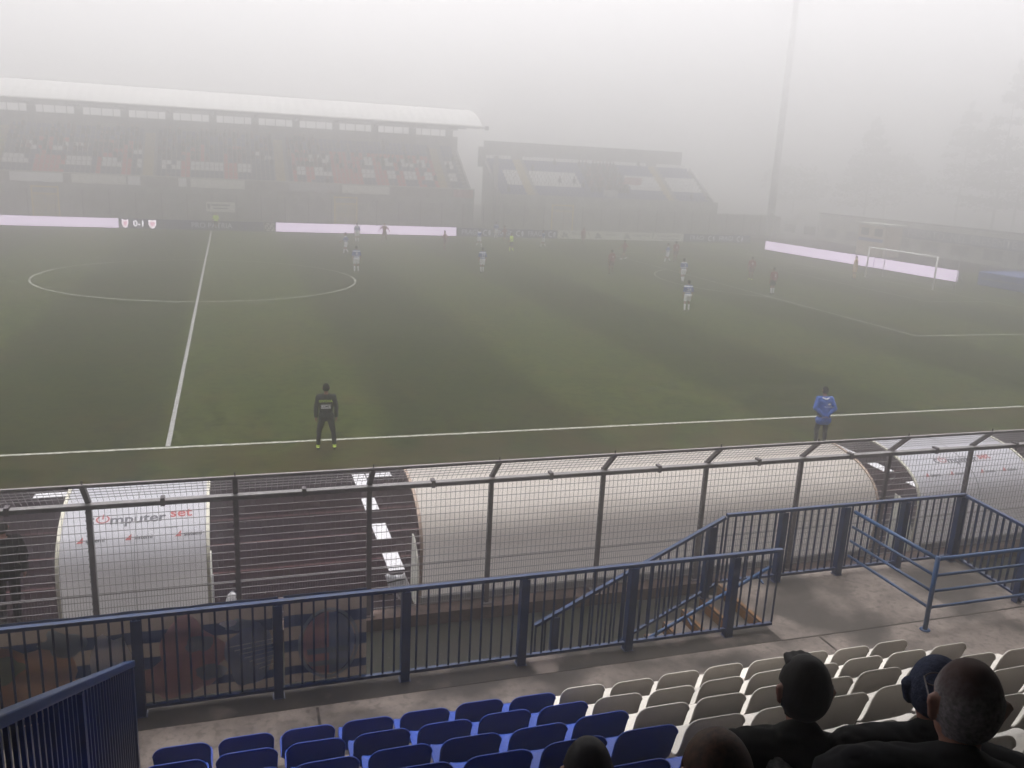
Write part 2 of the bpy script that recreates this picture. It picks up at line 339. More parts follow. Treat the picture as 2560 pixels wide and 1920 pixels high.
# ---------------------------------------------------------------- perimeter fence (near side)
fence = empty('perimeter_fence', (5.67, -9.9, 0)); tag(fence, 'grey wire mesh perimeter fence with cranked posts between track and near stand', 'fence')
fp = fence.location
def F(x, y, z): return (x-fp.x, y-fp.y, z)
b = MB().use('kerb'); b.box(-40-fp.x, 40-fp.x, -.17, .14, -.05, .21); o = b.obj('kerb_wall', fence)
postm = None; panels = []
def fpost():
    b = MB().use('post_grey'); b.box(-.035, .035, -.035, .035, .20, 2.52)
    b.bar((0, 0, 2.49), (0, -.40, 2.89), .065, .065)
    b.box(-.09, .09, -.09, .09, .211, .225)
    for k in range(18): b.box(-.045, -.036, -.05, .0, .3+.12*k, .325+.12*k)
    b.tube((0, -.40, 2.90), (0, -.40, 2.97), .012)
    return b.mesh('fence_post')
fpm = fpost()
def fpanel():
    b = MB().use('wire'); x0, x1 = .045, 1.965; n = 24
    zs = [.32+.122*k for k in range(18)]
    for z in zs: b.bar((x0, -.006, z), (x1, -.006, z), .010, .008)
    for z in (1.02, .30): b.bar((x0, .008, z), (x1, .008, z), .012, .016)
    b.use('wire_v_shaded')
    for k in range(n+1):
        x = x0+(x1-x0)*k/n; b.bar((x, .003, .26), (x, .003, 2.44), .0042, .0042)
    for k in range(n):
        x = x0+(x1-x0)*(k+.5)/n; b.bar((x, .003, .26), (x, .003, 1.02), .0035, .0035)
    b.use('wire')
    # cranked part
    for k in range(1, 6):
        t = k/6; b.bar((x0, -.40*t, 2.5+.40*t+.02), (x1, -.40*t, 2.5+.40*t+.02), .008, .008)
    for k in range(n+1):
        x = x0+(x1-x0)*k/n; b.bar((x, 0, 2.5), (x, -.4, 2.9), .0048, .0048)
    return b.mesh('mesh_panel')
fpl = fpanel()
xs = [5.67+2.01*k for k in range(-6, 11)]
for i, x in enumerate(xs):
    o = link(bpy.data.objects.new('fence_post', fpm), fence); o.location = (x-fp.x, 0, 0)
    if i < len(xs)-1:
        o = link(bpy.data.objects.new('mesh_panel', fpl), fence); o.location = (x-fp.x, 0, 0)
b = MB().use('galv_lit'); b.box(xs[0]-fp.x, xs[-1]-fp.x, -.15, -.037, 2.490, 2.505); o = b.obj('knee_rail', fence)
b = MB().use('post_grey'); b.box(xs[0]-fp.x, xs[-1]-fp.x, -.148, -.132, 2.435, 2.488)  # front flange under the pale shelf, its shade put into the darker grey
for x in xs: b.box(x+1.0-.03-fp.x, x+1.0+.03-fp.x, -.158, -.03, 2.42, 2.545)
b.obj('knee_rail_bracket', fence)
b = MB().use('galv_lit'); b.box(xs[0]-fp.x, xs[-1]-fp.x, -.43, -.39, 2.895, 2.915); b.use('post_grey'); b.box(xs[0]-fp.x, xs[-1]-fp.x, -.43, -.39, 2.870, 2.893); b.obj('top_rail', fence)  # pale upper half over darker lower half: sky light painted into the rail

# ---------------------------------------------------------------- dugouts
PROF = [(-9.60,.05), (-9.655,.35), (-9.69,.75), (-9.70,1.15), (-9.66,1.38), (-9.57,1.55), (-9.42,1.70), (-9.22,1.82), (-8.95,1.925), (-8.65,2.0), (-8.35,2.04), (-8.05,2.05)]
sacc = [0]
for a, c in zip(PROF, PROF[1:]): sacc.append(sacc[-1]+math.dist(a, c))
def pshell(s, off=0):
    s = max(0, min(sacc[-1]-1e-4, s))
    for i in range(len(PROF)-1):
        if s <= sacc[i+1]:
            t = (s-sacc[i])/(sacc[i+1]-sacc[i]); y = PROF[i][0]*(1-t)+PROF[i+1][0]*t; z = PROF[i][1]*(1-t)+PROF[i+1][1]*t
            dy = PROF[i+1][0]-PROF[i][0]; dz = PROF[i+1][1]-PROF[i][1]; l = math.hypot(dy, dz)
            return (y-dz/l*off, z+dy/l*off)
def s_at_z(z):
    for i in range(len(PROF)-1):
        if PROF[i+1][1] >= z: return sacc[i]+(z-PROF[i][1])/(PROF[i+1][1]-PROF[i][1])*(sacc[i+1]-sacc[i])
def dugout(x0, x1, mk, tm, label, sections, sag=0.):
    t = empty('dugout', ((x0+x1)/2, -8.9, 0)); tag(t, label, 'dugout', 'dugouts beside the running track'); ox, oy = t.location.x, t.location.y
    n = max(2, int((x1-x0)/.12)); b = MB().use(mk); ss = [sacc[-1]*k/40 for k in range(41)]
    outer = []; inner = []
    for s in ss:
        ro = []; ri = []
        for k in range(n+1):
            x = x0+(x1-x0)*k/n
            wv = sag*(noise.noise(Vector((x*1.1, s*1.3, x0)))+.5*noise.noise(Vector((x*3, s*2, 3))))
            y, z = pshell(s, wv); ro.append((x-ox, y-oy, z))
        outer.append(ro)
    b.rings(outer); b.obj('shell', t, smooth=True)
    for x in (x0-.012, x1+.012):
        b = MB().use(tm)
        for k in range(40):
            a = pshell(ss[k], .01); c = pshell(ss[k+1], .01); b.bar((x-ox, a[0]-oy, a[1]), (x-ox, c[0]-oy, c[1]), .03, .05, (1,0,0))
        b.obj('edge_trim', t)
    for x in (x0-.03, x1+.03):   # low side panels
        b = MB().use('board_white'); th = .012
        pr = [(-9.62,.02), (-9.66,.55), (-9.50,.95), (-9.20,1.18), (-9.05,1.2), (-9.0,.02)]
        b.add([(x-ox-th, p[0]-oy, p[1]) for p in pr]+[(x-ox+th, p[0]-oy, p[1]) for p in pr], [(0,1,2,3,4,5), (11,10,9,8,7,6)]+[(i, i+6, (i+1) % 6+6, (i+1) % 6) for i in range(6)])
        b.obj('side_panel', t)
    b = MB().use('base_grey'); b.box(x0-ox, x1-ox, -9.72-oy, -9.655-oy, .0, .32); b.obj('base_panel', t)
    b = MB().use('base_grey')
    for k in range(1, sections):
        x = x0+(x1-x0)*k/sections
        for j in range(40):
            a = pshell(ss[j], .003); c = pshell(ss[j+1], .003); b.bar((x-ox, a[0]-oy, a[1]), (x-ox, c[0]-oy, c[1]), .010, .010, (1,0,0))
    if sections > 1: b.obj('panel_joint', t)
    b = MB().use('dark'); b.box(x0+.1-ox, x1-.1-ox, -9.4-oy, -9.0-oy, .38, .44)
    for k in range(int((x1-x0)/1.2)+1): xx = x0+.2+k*1.2; b.box(xx-ox, xx+.05-ox, -9.3-oy, -9.1-oy, 0, .38)
    b.obj('bench', t)
    return t
def shelltext(t, s, size, x, z, mk, bold=0, slant=0., sx=1.):
    s0 = s_at_z(z); ox, oy = t.location.x, t.location.y
    def fn(u, v):
        y, zz = pshell(s0+v, .006); return (x+u+slant*v-ox, y-oy, zz)
    return text('lettering', s, size, mk, fn, t, bold, sx)
def shellpoly(t, pts, x, z, mk, name):
    s0 = s_at_z(z); ox, oy = t.location.x, t.location.y; vs = []
    for u, v in pts: y, zz = pshell(s0+v, .006); vs.append((x+u-ox, y-oy, zz))
    b = MB().use(mk); b.add(vs, [tuple(range(len(vs)))]); return b.obj(name, t)
def shellring(t, x, z, r, wd, a0, a1, mk):
    s0 = s_at_z(z); ox, oy = t.location.x, t.location.y; b = MB().use(mk); n = 24
    for i in range(n):
        q = []
        for rr, k in ((r-wd, i), (r, i), (r, i+1), (r-wd, i+1)):
            a = a0+(a1-a0)*k/n; y, zz = pshell(s0+rr*math.sin(a), .006); q.append((x+rr*1.15*math.cos(a)-ox, y-oy, zz))
        b.add(q, [(0,1,2,3)])
    y0, z0 = pshell(s0+r*1.25, .006); y1, z1 = pshell(s0, .006); b.quad((x-wd/2-ox, y1-oy, z1), (x+wd/2-ox, y1-oy, z1), (x+wd/2-ox, y0-oy, z0), (x-wd/2-ox, y0-oy, z0))
    return b.obj('power_logo', t)
def compset(t, x0, z):
    shelltext(t, 'c', .27, x0+.05, z, 'txt_grey', .006); shellring(t, x0+.225, z, .085, .020, R(125), R(415), 'txt_red')
    shelltext(t, 'mputer', .27, x0+.725, z-.012, 'txt_grey', .006); shelltext(t, 'set', .27, x0+1.35, z+.012, 'txt_red', .004)
    shelltext(t, 'soluzioni informatiche', .045, x0+1.10, z-.11, 'txt_grey')
def sistemi(t, x, z):
    shellpoly(t, [(-.07,-.045), (.02,-.045), (.02,.06)], x-.13, z, 'txt_red', 'sail_logo'); shelltext(t, 'sistemi', .095, x+.06, z-.01, 'txt_grey', .002)
d1 = dugout(-.87, 1.21, 'shell_white', 'trim_cream', 'short white dugout with red and grey lettering at the left end of the track', 2)
compset(d1, -.53, 1.875)
for x, z in ((-.44,1.70), (.23,1.70), (.94,1.70), (-.44,1.98), (.23,1.98), (.94,1.98)): sistemi(d1, x, z)
d2 = dugout(4.58, 13.8, 'shell_cream', 'trim', 'long cream dugout with rounded back and no lettering beside the technical area', 1, .02)
d3 = dugout(14.85, 17.95, 'shell_white', 'trim_cream', 'short white dugout with faint lettering at the right end of the fence', 2)
compset(d3, 15.66, 1.88)
for x in (15.36, 16.0, 16.8, 17.4): sistemi(d3, x, 1.71)

# odds and ends by the fence
t = empty('equipment_bag', (1.55, -9.3, 0)); tag(t, 'small white bag standing beside the short white dugout', 'bag')
b = MB().use('sheet_white'); R_ = []
for z, r in ((0,.10), (.05,.14), (.25,.13), (.40,.11), (.52,.07), (.56,.02)): R_.append([(r*math.cos(a*math.pi/6)*(1+.1*math.sin(3*a)), .7*r*math.sin(a*math.pi/6), z) for a in range(12)])
b.rings(R_, True); b.obj('body', t, True)
b = MB().use('txt_grey'); [b.tube((.06*math.cos(a*.5), 0, .5+.08*math.sin(a*.5)), (.06*math.cos(a*.5+.5), 0, .5+.08*math.sin(a*.5+.5)), .008, n=6) for a in range(6)]; b.obj('handle', t)
t = empty('marker_pole', (1.27, -9.55, 0)); tag(t, 'thin white pole standing at the edge of the short white dugout', 'pole')
b = MB().use('txt_white'); b.tube((0,0,0), (0,0,1.02), .014); b.obj('pole', t); b = MB().use('txt_white'); b.tube((0,0,0), (0,0,.03), .08); b.obj('base', t)
t = empty('plastic_sheet', (4.15, -9.62, 0)); tag(t, 'crumpled white plastic sheet with black straps leaning behind the mesh fence', 'plastic sheet')
b = MB().use('sheet_white'); rows_ = []
for j in range(9):
    z = .72-.5*j/8; wd = .17 if j < 5 else .17-.035*(j-4); xo = .02*j
    rows_.append([(xo-wd+2*wd*i/10+.012*math.sin(i*1.7+j), .03*math.sin(i*1.3+j*.9)+.05-.01*j, z+.02*math.sin(i*.8)) for i in range(11)])
b.rings(rows_); o = b.obj('sheet', t, True); s_ = o.modifiers.new('s', 'SOLIDIFY'); s_.thickness = .01
b = MB().use('black')
for z in (.64, .50, .42): b.bar((-.14, -.02, z-.02), (.16, -.03, z+.03), .02, .022)
b.obj('strap', t)

# ---------------------------------------------------------------- near grandstand: walkway, steps, platform, stair
FL = 1.66
RY = [-16.19, -16.90, -17.63, -18.39, -19.16, -19.90, -20.64, -21.38, -22.12]
RH = [2.81, 3.19, 3.59, 4.02, 4.43, 4.84, 5.25, 5.66, 6.07]
gs = empty('grandstand', (4, -18, 0)); tag(gs, 'shaded near grandstand of concrete steps under a dark roof', 'grandstand')
ox, oy = 4, -18
b = MB().use('concrete'); b.box(-40-ox, 40-ox, -15.62-oy, -14.27-oy, -.3, FL); o = b.obj('walkway', gs)
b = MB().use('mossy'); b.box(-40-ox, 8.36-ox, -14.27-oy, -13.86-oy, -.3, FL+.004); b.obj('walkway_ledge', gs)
b = MB().use('concrete'); b.box(8.36-ox, 12.62-ox, -14.27-oy, -12.66-oy, -.3, FL-.004); b.box(12.62-ox, 40-ox, -14.27-oy, -13.86-oy, -.3, FL-.004); b.obj('platform', gs)
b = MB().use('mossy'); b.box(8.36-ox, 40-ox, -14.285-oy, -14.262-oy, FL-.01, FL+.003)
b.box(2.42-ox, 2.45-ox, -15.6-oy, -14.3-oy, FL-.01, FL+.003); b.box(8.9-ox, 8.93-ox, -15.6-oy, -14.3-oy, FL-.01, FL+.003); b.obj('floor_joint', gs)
for (xa, xb) in ((.78, 8.62), (10.0, 40), (-40, -1.6)):
    for k, (y, h) in enumerate(zip(RY, RH)):
        f = h-.78; y1 = y+.57 if k else -15.62; yb = RY[k+1]+.57 if k+1 < len(RY) else -30
        b = MB().use('concrete'); b.box(xa-ox, xb-ox, yb-oy, y1-oy, -.3, f); b.obj('terrace_step', gs, bevel=.012)
f0 = RH[-1]-.78
b = MB().use('concrete')
for k in range(18):   # aisle steps right of the seat block
    z = FL+(f0-FL)*(k+1)/18; y = -15.62-.355*k; b.box(8.62-ox, 10.0-ox, -30-oy, y-oy, -.3, z)
b.obj('aisle_steps', gs)
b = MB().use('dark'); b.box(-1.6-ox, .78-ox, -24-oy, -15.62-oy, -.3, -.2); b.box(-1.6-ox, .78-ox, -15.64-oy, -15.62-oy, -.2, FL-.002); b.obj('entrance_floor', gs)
b = MB().use('dark'); b.box(-41-ox, 41-ox, -30.4-oy, -30-oy, -.3, 12.6); b.box(-41-ox, -40.6-ox, -30-oy, -15-oy, 0, 12.6); b.box(40.6-ox, 41-ox, -30-oy, -15-oy, 0, 12.6); b.obj('back_wall', gs)
b = MB().use('roof_under')
b.add([(-41-ox, -30.4-oy, 12.6), (41-ox, -30.4-oy, 12.6), (41-ox, -16.1-oy, 10.5), (-41-ox, -16.1-oy, 10.5), (-41-ox, -30.4-oy, 12.9), (41-ox, -30.4-oy, 12.9), (41-ox, -16.1-oy, 10.8), (-41-ox, -16.1-oy, 10.8)],
      [(0,3,2,1), (4,5,6,7), (0,1,5,4), (1,2,6,5), (2,3,7,6), (3,0,4,7)]); b.obj('roof', gs)
b = MB().use('roof_under')
for x in range(-36, 41, 8): b.box(x-ox-.15, x-ox+.15, -29.8-oy, -29.5-oy, 5, 12.6)
b.obj('column', gs)

# stair down to the concourse
st = empty('staircase', (7, -13.3, 0)); tag(st, 'short concrete stair with ochre step edges behind the blue railing', 'staircase'); ox, oy = 7, -13.3
for k in range(10):
    z1 = FL-.166*k-.008; x1 = 8.352-.285*k
    b = MB().use('concrete'); b.box(x1-.285-ox, x1-ox, -13.84-oy, -12.70-oy, 0, z1-.158); b.obj('step', st)
    b = MB().use('nosing'); b.box(x1-.004-ox, x1+.004-ox if k else x1+.003-ox, -13.84-oy, -12.70-oy, z1-.154, z1-.03); b.box(x1-ox, x1+.05-ox, -13.84-oy, -12.70-oy, z1, z1+.013 if k == 0 else z1+.011); b.obj('step_edge', st)

# ---------------------------------------------------------------- railings
def hpost(b, x, y, z0, z1, ax='x', s=.10):
    if ax == 'x':
        b.box(x-s/2, x+s/2, y-s/2, y-s/2+.012, z0, z1); b.box(x-s/2, x+s/2, y+s/2-.012, y+s/2, z0, z1); b.box(x-.006, x+.006, y-s/2+.012, y+s/2-.012, z0, z1)
        b.box(x-s/2, x-s/2+.01, y-s/2+.012, y+s/2-.012, z0, z1); b.box(x-s/2-.015, x+s/2+.015, y-s/2-.01, y+s/2+.01, z0, z0+.008)
    else:
        b.box(x-s/2, x-s/2+.012, y-s/2, y+s/2, z0, z1); b.box(x+s/2-.012, x+s/2, y-s/2, y+s/2, z0, z1); b.box(x-s/2+.012, x+s/2-.012, y-.006, y+.006, z0, z1)
def railing(pts, label, posts, name='railing', sp=.128, wcap=.062, bar=.026, mk='blue_rail', floor=None, h=1.17, gap=.10, posty=0.):
    """pts: two 3D points of the floor line; posts: fractions along it"""
    a = Vector(pts[0]); c = Vector(pts[1]); t = empty(name, tuple(a)); tag(t, label, 'railing', 'blue railings of the near stand')
    d = c-a; ln_ = d.length; hz = Vector((d.x, d.y, 0)).normalized(); ax = 'x' if abs(hz.x) > .5 else 'y'
    b = MB().use(mk); b.bar(Vector((0,0,h-.02))-hz*.02, d+Vector((0,0,h-.02))+hz*.02, wcap, .045); b.obj('top_rail', t, bevel=.006)
    b = MB().use(mk); b.bar(Vector((0,0,gap)), d+Vector((0,0,gap)), .045, .035); b.obj('bottom_rail', t)
    P = sorted(posts)
    for p in P:
        q = d*p; b = MB().use(mk); hpost(b, q.x, q.y+posty, q.z, q.z+h-.045, ax); b.obj('post', t)
    e = [0.]+P+[1.]
    for p0, p1 in zip(e, e[1:]):
        if (p1-p0)*ln_ < .2: continue
        n = max(1, round((p1-p0)*Vector((d.x, d.y, 0)).length/sp)); b = MB().use(mk)
        lo = 0 if p0 == 0. and 0. not in P else 1; hi = n+1 if p1 == 1. and 1. not in P else n
        for k in range(lo, hi):
            q = d*(p0+(p1-p0)*k/n); b.box(q.x-bar/2, q.x+bar/2, q.y-.006 if ax == 'x' else q.y-bar/2, q.y+.006 if ax == 'x' else q.y+bar/2, q.z+gap+.018, q.z+h-.043)
        b.obj('baluster_panel', t)
    return t
X0 = -6.40; X1 = 8.36
railing(((X0, -14.0, FL), (X1, -14.0, FL)), 'long blue railing along the walkway in front of the blue seats', [(x-X0)/(X1-X0) for x in (-4.96,-3.55,-2.15,-.75,.65,2.05,3.45,4.86,6.27,7.70)], bar=.022)
railing(((8.33, -12.78, FL), (12.60, -12.78, FL)), 'blue railing on the pitch side of the raised concrete platform', [(x-8.33)/4.27 for x in (9.27,10.36,11.47,12.55)], h=1.15)
railing(((12.58, -12.86, FL), (12.33, -15.4, FL)), 'blue railing closing the right end of the concrete platform', [.5, .98], h=1.15)
railing(((5.50, -12.78, .27), (8.27, -12.78, FL-.03)), 'sloping blue railing on the pitch side of the short stair', [.1, .93], h=1.15)
# stair handrail
t = empty('handrail', (6, -13.80, 0)); tag(t, 'sloping round blue handrail on the near side of the short stair', 'handrail')
b = MB().use('blue_tube'); b.tube((-.6,0,1.03), (2.40,0,2.48), .024); b.obj('tube', t, True)
b = MB().use('blue_tube'); [b.bar((x, 0, 1.03+(x+.6)*.483-.02), (x, -.14, 1.03+(x+.6)*.483-.06), .02, .02) for x in (.2, 1.2, 2.2)]; b.obj('bracket', t)
# crowd barrier of tubes on the platform
t = empty('crowd_barrier', (10.47, -14.48, FL)); tag(t, 'blue tubular barrier with four rails standing on the concrete platform', 'barrier')
for z in (1.04, .80, .57, .33):
    r = .028 if z > 1 else .02; b = MB().use('blue_tube'); b.tube((0,0,z), (-.01,1.62,z), r); b.tube((0,0,z), (5.2,0,z), r)
    b.obj('rail', t, True)
for x, y in ((0,0), (2.6,0), (5.2,0)): b = MB().use('blue_tube'); b.tube((x,y,0), (x,y,1.07), .032); b.tube((x,y,0), (x,y,.012), .07); b.obj('post', t, True)
# rail beside the sunken entrance on the left
a = Vector((.70, -15.0, FL)); sl = .55
t = empty('railing', tuple(a)); tag(t, 'dark blue railing sloping up beside the sunken entrance at lower left', 'railing', 'blue railings of the near stand')
b = MB().use('blue_rail'); b.bar((0,0,1.215), (0,-7.5,1.215+7.5*sl), .085, .06); b.obj('top_rail', t, bevel=.01)
b = MB().use('blue_rail'); b.bar((0,0,-.02), (0,-7.5,-.02+7.5*sl), .05, .04); b.obj('bottom_rail', t)
b = MB().use('blue_rail')
for k in range(1, 62): y = -.12*k; b.box(-.010, .010, y-.013, y+.013, 0-y*sl, 1.185-y*sl)
b.obj('baluster_panel', t)
for y in (-.04, -2.4, -4.8): b = MB().use('blue_rail'); b.box(-.03, .03, y-.04, y+.04, -y*sl if y < -1 else 0, 1.18-y*sl); b.obj('post', t)

# ---------------------------------------------------------------- supporters' banner on the railing
def banner(x0, x1, name, label, stripes=True, blot=()):
    t = empty(name, (x0, -13.915, FL)); tag(t, label, 'banner', 'cloth banners tied to the blue railing')
    zt = [1.17, 1.09, .925, .785, .62, .48, .30, .20, .09]
    b = MB(); cs = ['ban_blue', 'ban_white']*5; n = int((x1-x0)/.1)
    for k in range(len(zt)-1):
        b.use(cs[k]); top = []; bot = []
        for i in range(n+1):
            x = (x1-x0)*i/n; wv = .008*math.sin(x*7)+.006*math.sin(x*17); top.append((x, wv, zt[k])); bot.append((x, wv, zt[k+1]))
        b.rings([top, bot])
    o = b.obj('cloth', t); s_ = o.modifiers.new('s', 'SOLIDIFY'); s_.thickness = .003
    return t
for nm, c in (('ban_blue', (.15, .18, .26)), ('ban_white', (.46, .41, .37)), ('ban_red', (.40, .20, .20)), ('ban_orange', (.46, .26, .17)), ('ban_dark', (.20, .23, .25)), ('ban_green', (.18, .22, .18)), ('ink_red', (.70, .47, .46)), ('ink_orange', (.80, .58, .46)), ('ink_dark', (.42, .48, .52)), ('ink_green', (.48, .56, .46)), ('ink_blue', (.42, .48, .58)), ('ink_white', (.97, .95, .92))):
    m = M[nm] = mat(nm, c, .85, 5, .18, .05)
    n_ = m.node_tree; tr = n_.nodes.new("ShaderNodeBsdfTranslucent"); tr.inputs[0].default_value = (*c, 1); mx = n_.nodes.new("ShaderNodeMixShader"); mx.inputs[0].default_value = .55
    out = n_.nodes["Material Output"]; n_.links.new(n_.nodes["Principled BSDF"].outputs[0], mx.inputs[1]); n_.links.new(tr.outputs[0], mx.inputs[2]); n_.links.new(mx.outputs[0], out.inputs[0])
def blob2d(b, cx, cz, rx, rz, mk, y=-.012, n=28, rough=.2, a0=0, a1=2*math.pi, seed=0):
    b.use(mk); vs = [(cx, y, cz)]
    for i in range(n+1):
        a = a0+(a1-a0)*i/n; q = 1+rough*noise.noise(Vector((math.cos(a)*1.6+seed, math.sin(a)*1.6, seed))); vs.append((cx+rx*q*math.cos(a), y, cz+rz*q*math.sin(a)))
    b.add(vs, [(0, i, i+1) for i in range(1, n+1)])
t = banner(2.12, 3.02, 'fan_banner', 'blue and white striped cloth banner with an oval crest hung behind the railing')
b = MB(); n = 40
def ell(rx, rz, mk, a0, a1, y):
    b.use(mk); b.add([(.48, y, .55)]+[(.48+rx*math.cos(a0+(a1-a0)*i/n), y, .55+rz*math.sin(a0+(a1-a0)*i/n)) for i in range(n+1)], [(0, i, i+1) for i in range(1, n+1)])
ell(.285, .385, 'ink_red', math.pi/2, 3*math.pi/2, -.019); ell(.285, .385, 'ink_blue', -math.pi/2, math.pi/2, -.019)
b.use('ink_dark')
for k in range(n):
    a0 = 2*math.pi*k/n; a1 = 2*math.pi*(k+1)/n; b.quad(*[(.48+rx*math.cos(a), -.021, .55+rz*math.sin(a)) for rx, rz, a in ((.30,.40,a0), (.335,.435,a0), (.335,.435,a1), (.30,.40,a1))])
b.use('ink_dark'); b.quad((.24,-.025,.50), (.72,-.025,.50), (.71,-.025,.43), (.25,-.025,.43)); b.quad((.25,-.025,.34), (.69,-.025,.34), (.66,-.025,.28), (.28,-.025,.28))
b.obj('crest', t)
t = banner(-3.2, 2.06, 'fan_banner', 'long cloth banner with faded red and orange shapes over blue stripes at lower left')
b = MB(); sd_ = 1
for cx, cz, rx, rz, mk in ((2.3,.62,.55,.5,'ink_orange'), (2.9,.42,.5,.42,'ink_orange'), (2.62,.66,.16,.14,'ink_green'), (3.15,.9,.22,.14,'ink_dark'), (2.05,.66,.25,.2,'ink_green'), (3.62,.55,.2,.42,'ink_white'),
                           (4.35,.60,.38,.40,'ink_red'), (4.25,.36,.42,.26,'ink_red'), (4.45,.72,.16,.09,'ink_dark'), (4.55,.38,.16,.10,'ink_dark'), (4.95,.55,.26,.36,'ink_blue'), (4.83,.90,.14,.07,'ink_dark'), (4.74,.93,.08,.04,'ink_white'),
                           (1.2,.6,.4,.4,'ink_orange'), (.6,.5,.3,.3,'ink_green')):
    sd_ += 1; blob2d(b, cx, cz, rx, rz, mk, y=-.014-.0012*sd_, seed=sd_*1.3, rough=.45)
for k in range(7): b.use('ink_white'); b.quad((4.75+.05*k, -.045, .66-.05*k), (5.2, -.045, .70-.05*k), (5.2, -.045, .69-.05*k), (4.75+.05*k, -.045, .645-.05*k))
b.obj('painted_shapes', t)

# ---------------------------------------------------------------- near seats
def seat_mesh(mk):
    prof = [(.40,.375), (.385,.425), (.33,.435), (.22,.415), (.10,.405), (.055,.415), (.025,.45), (.010,.50), (.0,.58), (-.008,.66), (-.012,.72), (-.018,.765), (-.03,.78)]
    b = MB().use(mk); nx = 18; rings = []
    for j, (y, z) in enumerate(prof):
        row = []
        for i in range(nx+1):
            u = math.sin((-1+2*i/nx)*math.pi/2); hwid = .222 if j < 6 else .218
            top = max(0, (z-.45)/.33)
            rc = .085                                   # rounded upper corners
            if j < 2: hwid -= .02*(2-j)
            x = u*hwid; zz = z
            if j > 6:
                e_ = max(0, abs(x)-(.218-rc))/rc; zt = .78-rc*(1-math.sqrt(max(0, 1-e_*e_)))*.95; zz = .50+(z-.50)*(zt-.50)/.28
            dish = (u**4)*(.03 if j < 6 else 0); fwd = (u**4)*(.05*max(0, 1-max(0, z-.45)/.30) if j >= 5 else 0)
            row.append((x, y+fwd, zz+dish*(1 if 1 < j < 6 else .4 if j <= 1 else 0)))
        rings.append(row)
    b.rings(rings); o = b.obj('s', None, True)
    for m_ in (('SOLIDIFY', dict(thickness=.014, offset=0)), ('SUBSURF', dict(levels=1))):
        q = o.modifiers.new('m', m_[0])
        for k, v in m_[1].items(): setattr(q, k, v)
    apply_mods(o); me = o.data; bpy.data.objects.remove(o)
    me.polygons.foreach_set('use_smooth', [True]*len(me.polygons)); return me
leg = MB().use('steel'); leg.box(-.03, .03, .12, .18, 0, .40); leg.box(-.12, .12, .08, .28, .385, .397); leg.box(-.08, .08, .06, .24, 0, .01); legm = leg.mesh('pedestal')
sm = {'blue': seat_mesh('seat_blue'), 'white': seat_mesh('seat_white')}
ordn = ['first','second','third','fourth','fifth','sixth','seventh','eighth','ninth','tenth','eleventh','twelfth','thirteenth','fourteenth','fifteenth','sixteenth','seventeenth']
rown = ['front','second','third','fourth','fifth','sixth','seventh','eighth','ninth']
def seat(x, y, f, c, lab, cant=0.):
    t = empty('stadium_seat', (x, y, f)); tag(t, lab, 'seat', c+' seats in rows on the near stand'); t.rotation_euler = (random.uniform(-.02, .02), 0, cant*1.5)
    o = link(bpy.data.objects.new('shell', sm[c]), t); o = link(bpy.data.objects.new('pedestal', legm), t); return t
for k in range(8):
    xr = .41 if k < 3 else .36; nb = nw = 0
    for n in range(1 if k > 1 else 2, 17):
        x = xr+.5*n-.218; c = 'blue' if xr+.5*n < 4.6 else 'white'
        if c == 'blue': i = nb; nb += 1
        else: i = nw; nw += 1
        where = 'from the sunken entrance' if c == 'blue' else 'from the blue ones'
        if k >= 5 and (n < 4 or n > 12): continue
        seat(x, RY[k], RH[k]-.78, c, '%s plastic seat, %s %s in the %s row' % (c, ordn[i], where, rown[k]), random.uniform(-.012, .012))

# ---------------------------------------------------------------- far side boards
def board(name, a, c, h, label, mk, cat='advertising board', frame='navy', thick=.06, group='advertising boards round the pitch', kind='panel'):
    a = Vector(a); c = Vector(c); t = empty(name, tuple(a)); tag(t, label, cat, group); d = c-a
    b = MB().use(mk); b.bar(Vector((0,0,h/2+.02)), d+Vector((0,0,h/2+.02)), thick, h-.06); b.obj(kind, t)
    b = MB().use(frame); n = max(1, round(d.length/2)); back = Vector((d.y, -d.x, 0)).normalized()*-1
    if back.dot(CAM-a) > 0: back = -back
    b.bar(back*.08+Vector((0,0,h/2)), d+back*.08+Vector((0,0,h/2)), .08, h)
    for i in range(n+1): q = d*(i/n)+back*.12; b.bar(q+Vector((0,0,h*.7)), q+back*.5, .04, .04)
    b.obj('frame', t); return t
YB = 66.7
board('led_board', (-34, YB, 0), (-8.24, YB, 0), .92, 'glowing lilac white screen board left of the score display', 'led', 'led board', kind='screen')
t = board('led_board', (-8.18, YB, 0), (4.85, YB, 0), .92, 'dark blue screen board showing the score 0-1 beside the halfway line', 'navy', 'led board', kind='screen')
def onb(t, x, z, y=YB-.045): return lambda u, v: (x+u-t.location.x, y-t.location.y, z+v)
text('score_text', '0-1', .78, 'led_txt', onb(t, -6.45, .46), t, .012)
text('club_name', 'PRO PATRIA', .68, 'navy_txt', onb(t, .05, .46), t, .006)
def shield(t, cx, w_, mk, mk2):
    b = MB().use(mk); f = onb(t, cx, .46); pts = [(-.5,.38), (0,.33), (.5,.38), (.5,0), (.3,-.3), (0,-.42), (-.3,-.3), (-.5,0)]
    b.add([f(p[0]*w_, p[1]) for p in pts], [tuple(range(8))]); b.use(mk2); f2 = onb(t, cx, .46, YB-.05); b.add([f2(p[0]*w_*.68, p[1]*.68) for p in pts], [tuple(range(8))]); b.obj('crest', t)
shield(t, -7.66, .55, 'led_txt', 'led_pink'); shield(t, -5.28, .66, 'led_txt', 'led_pink')
t = board('advertising_board', (4.92, YB, 0), (5.98, YB, 0), .92, 'small patterned black and white board left of the long lit screen', 'black')
b = MB().use('board_white')
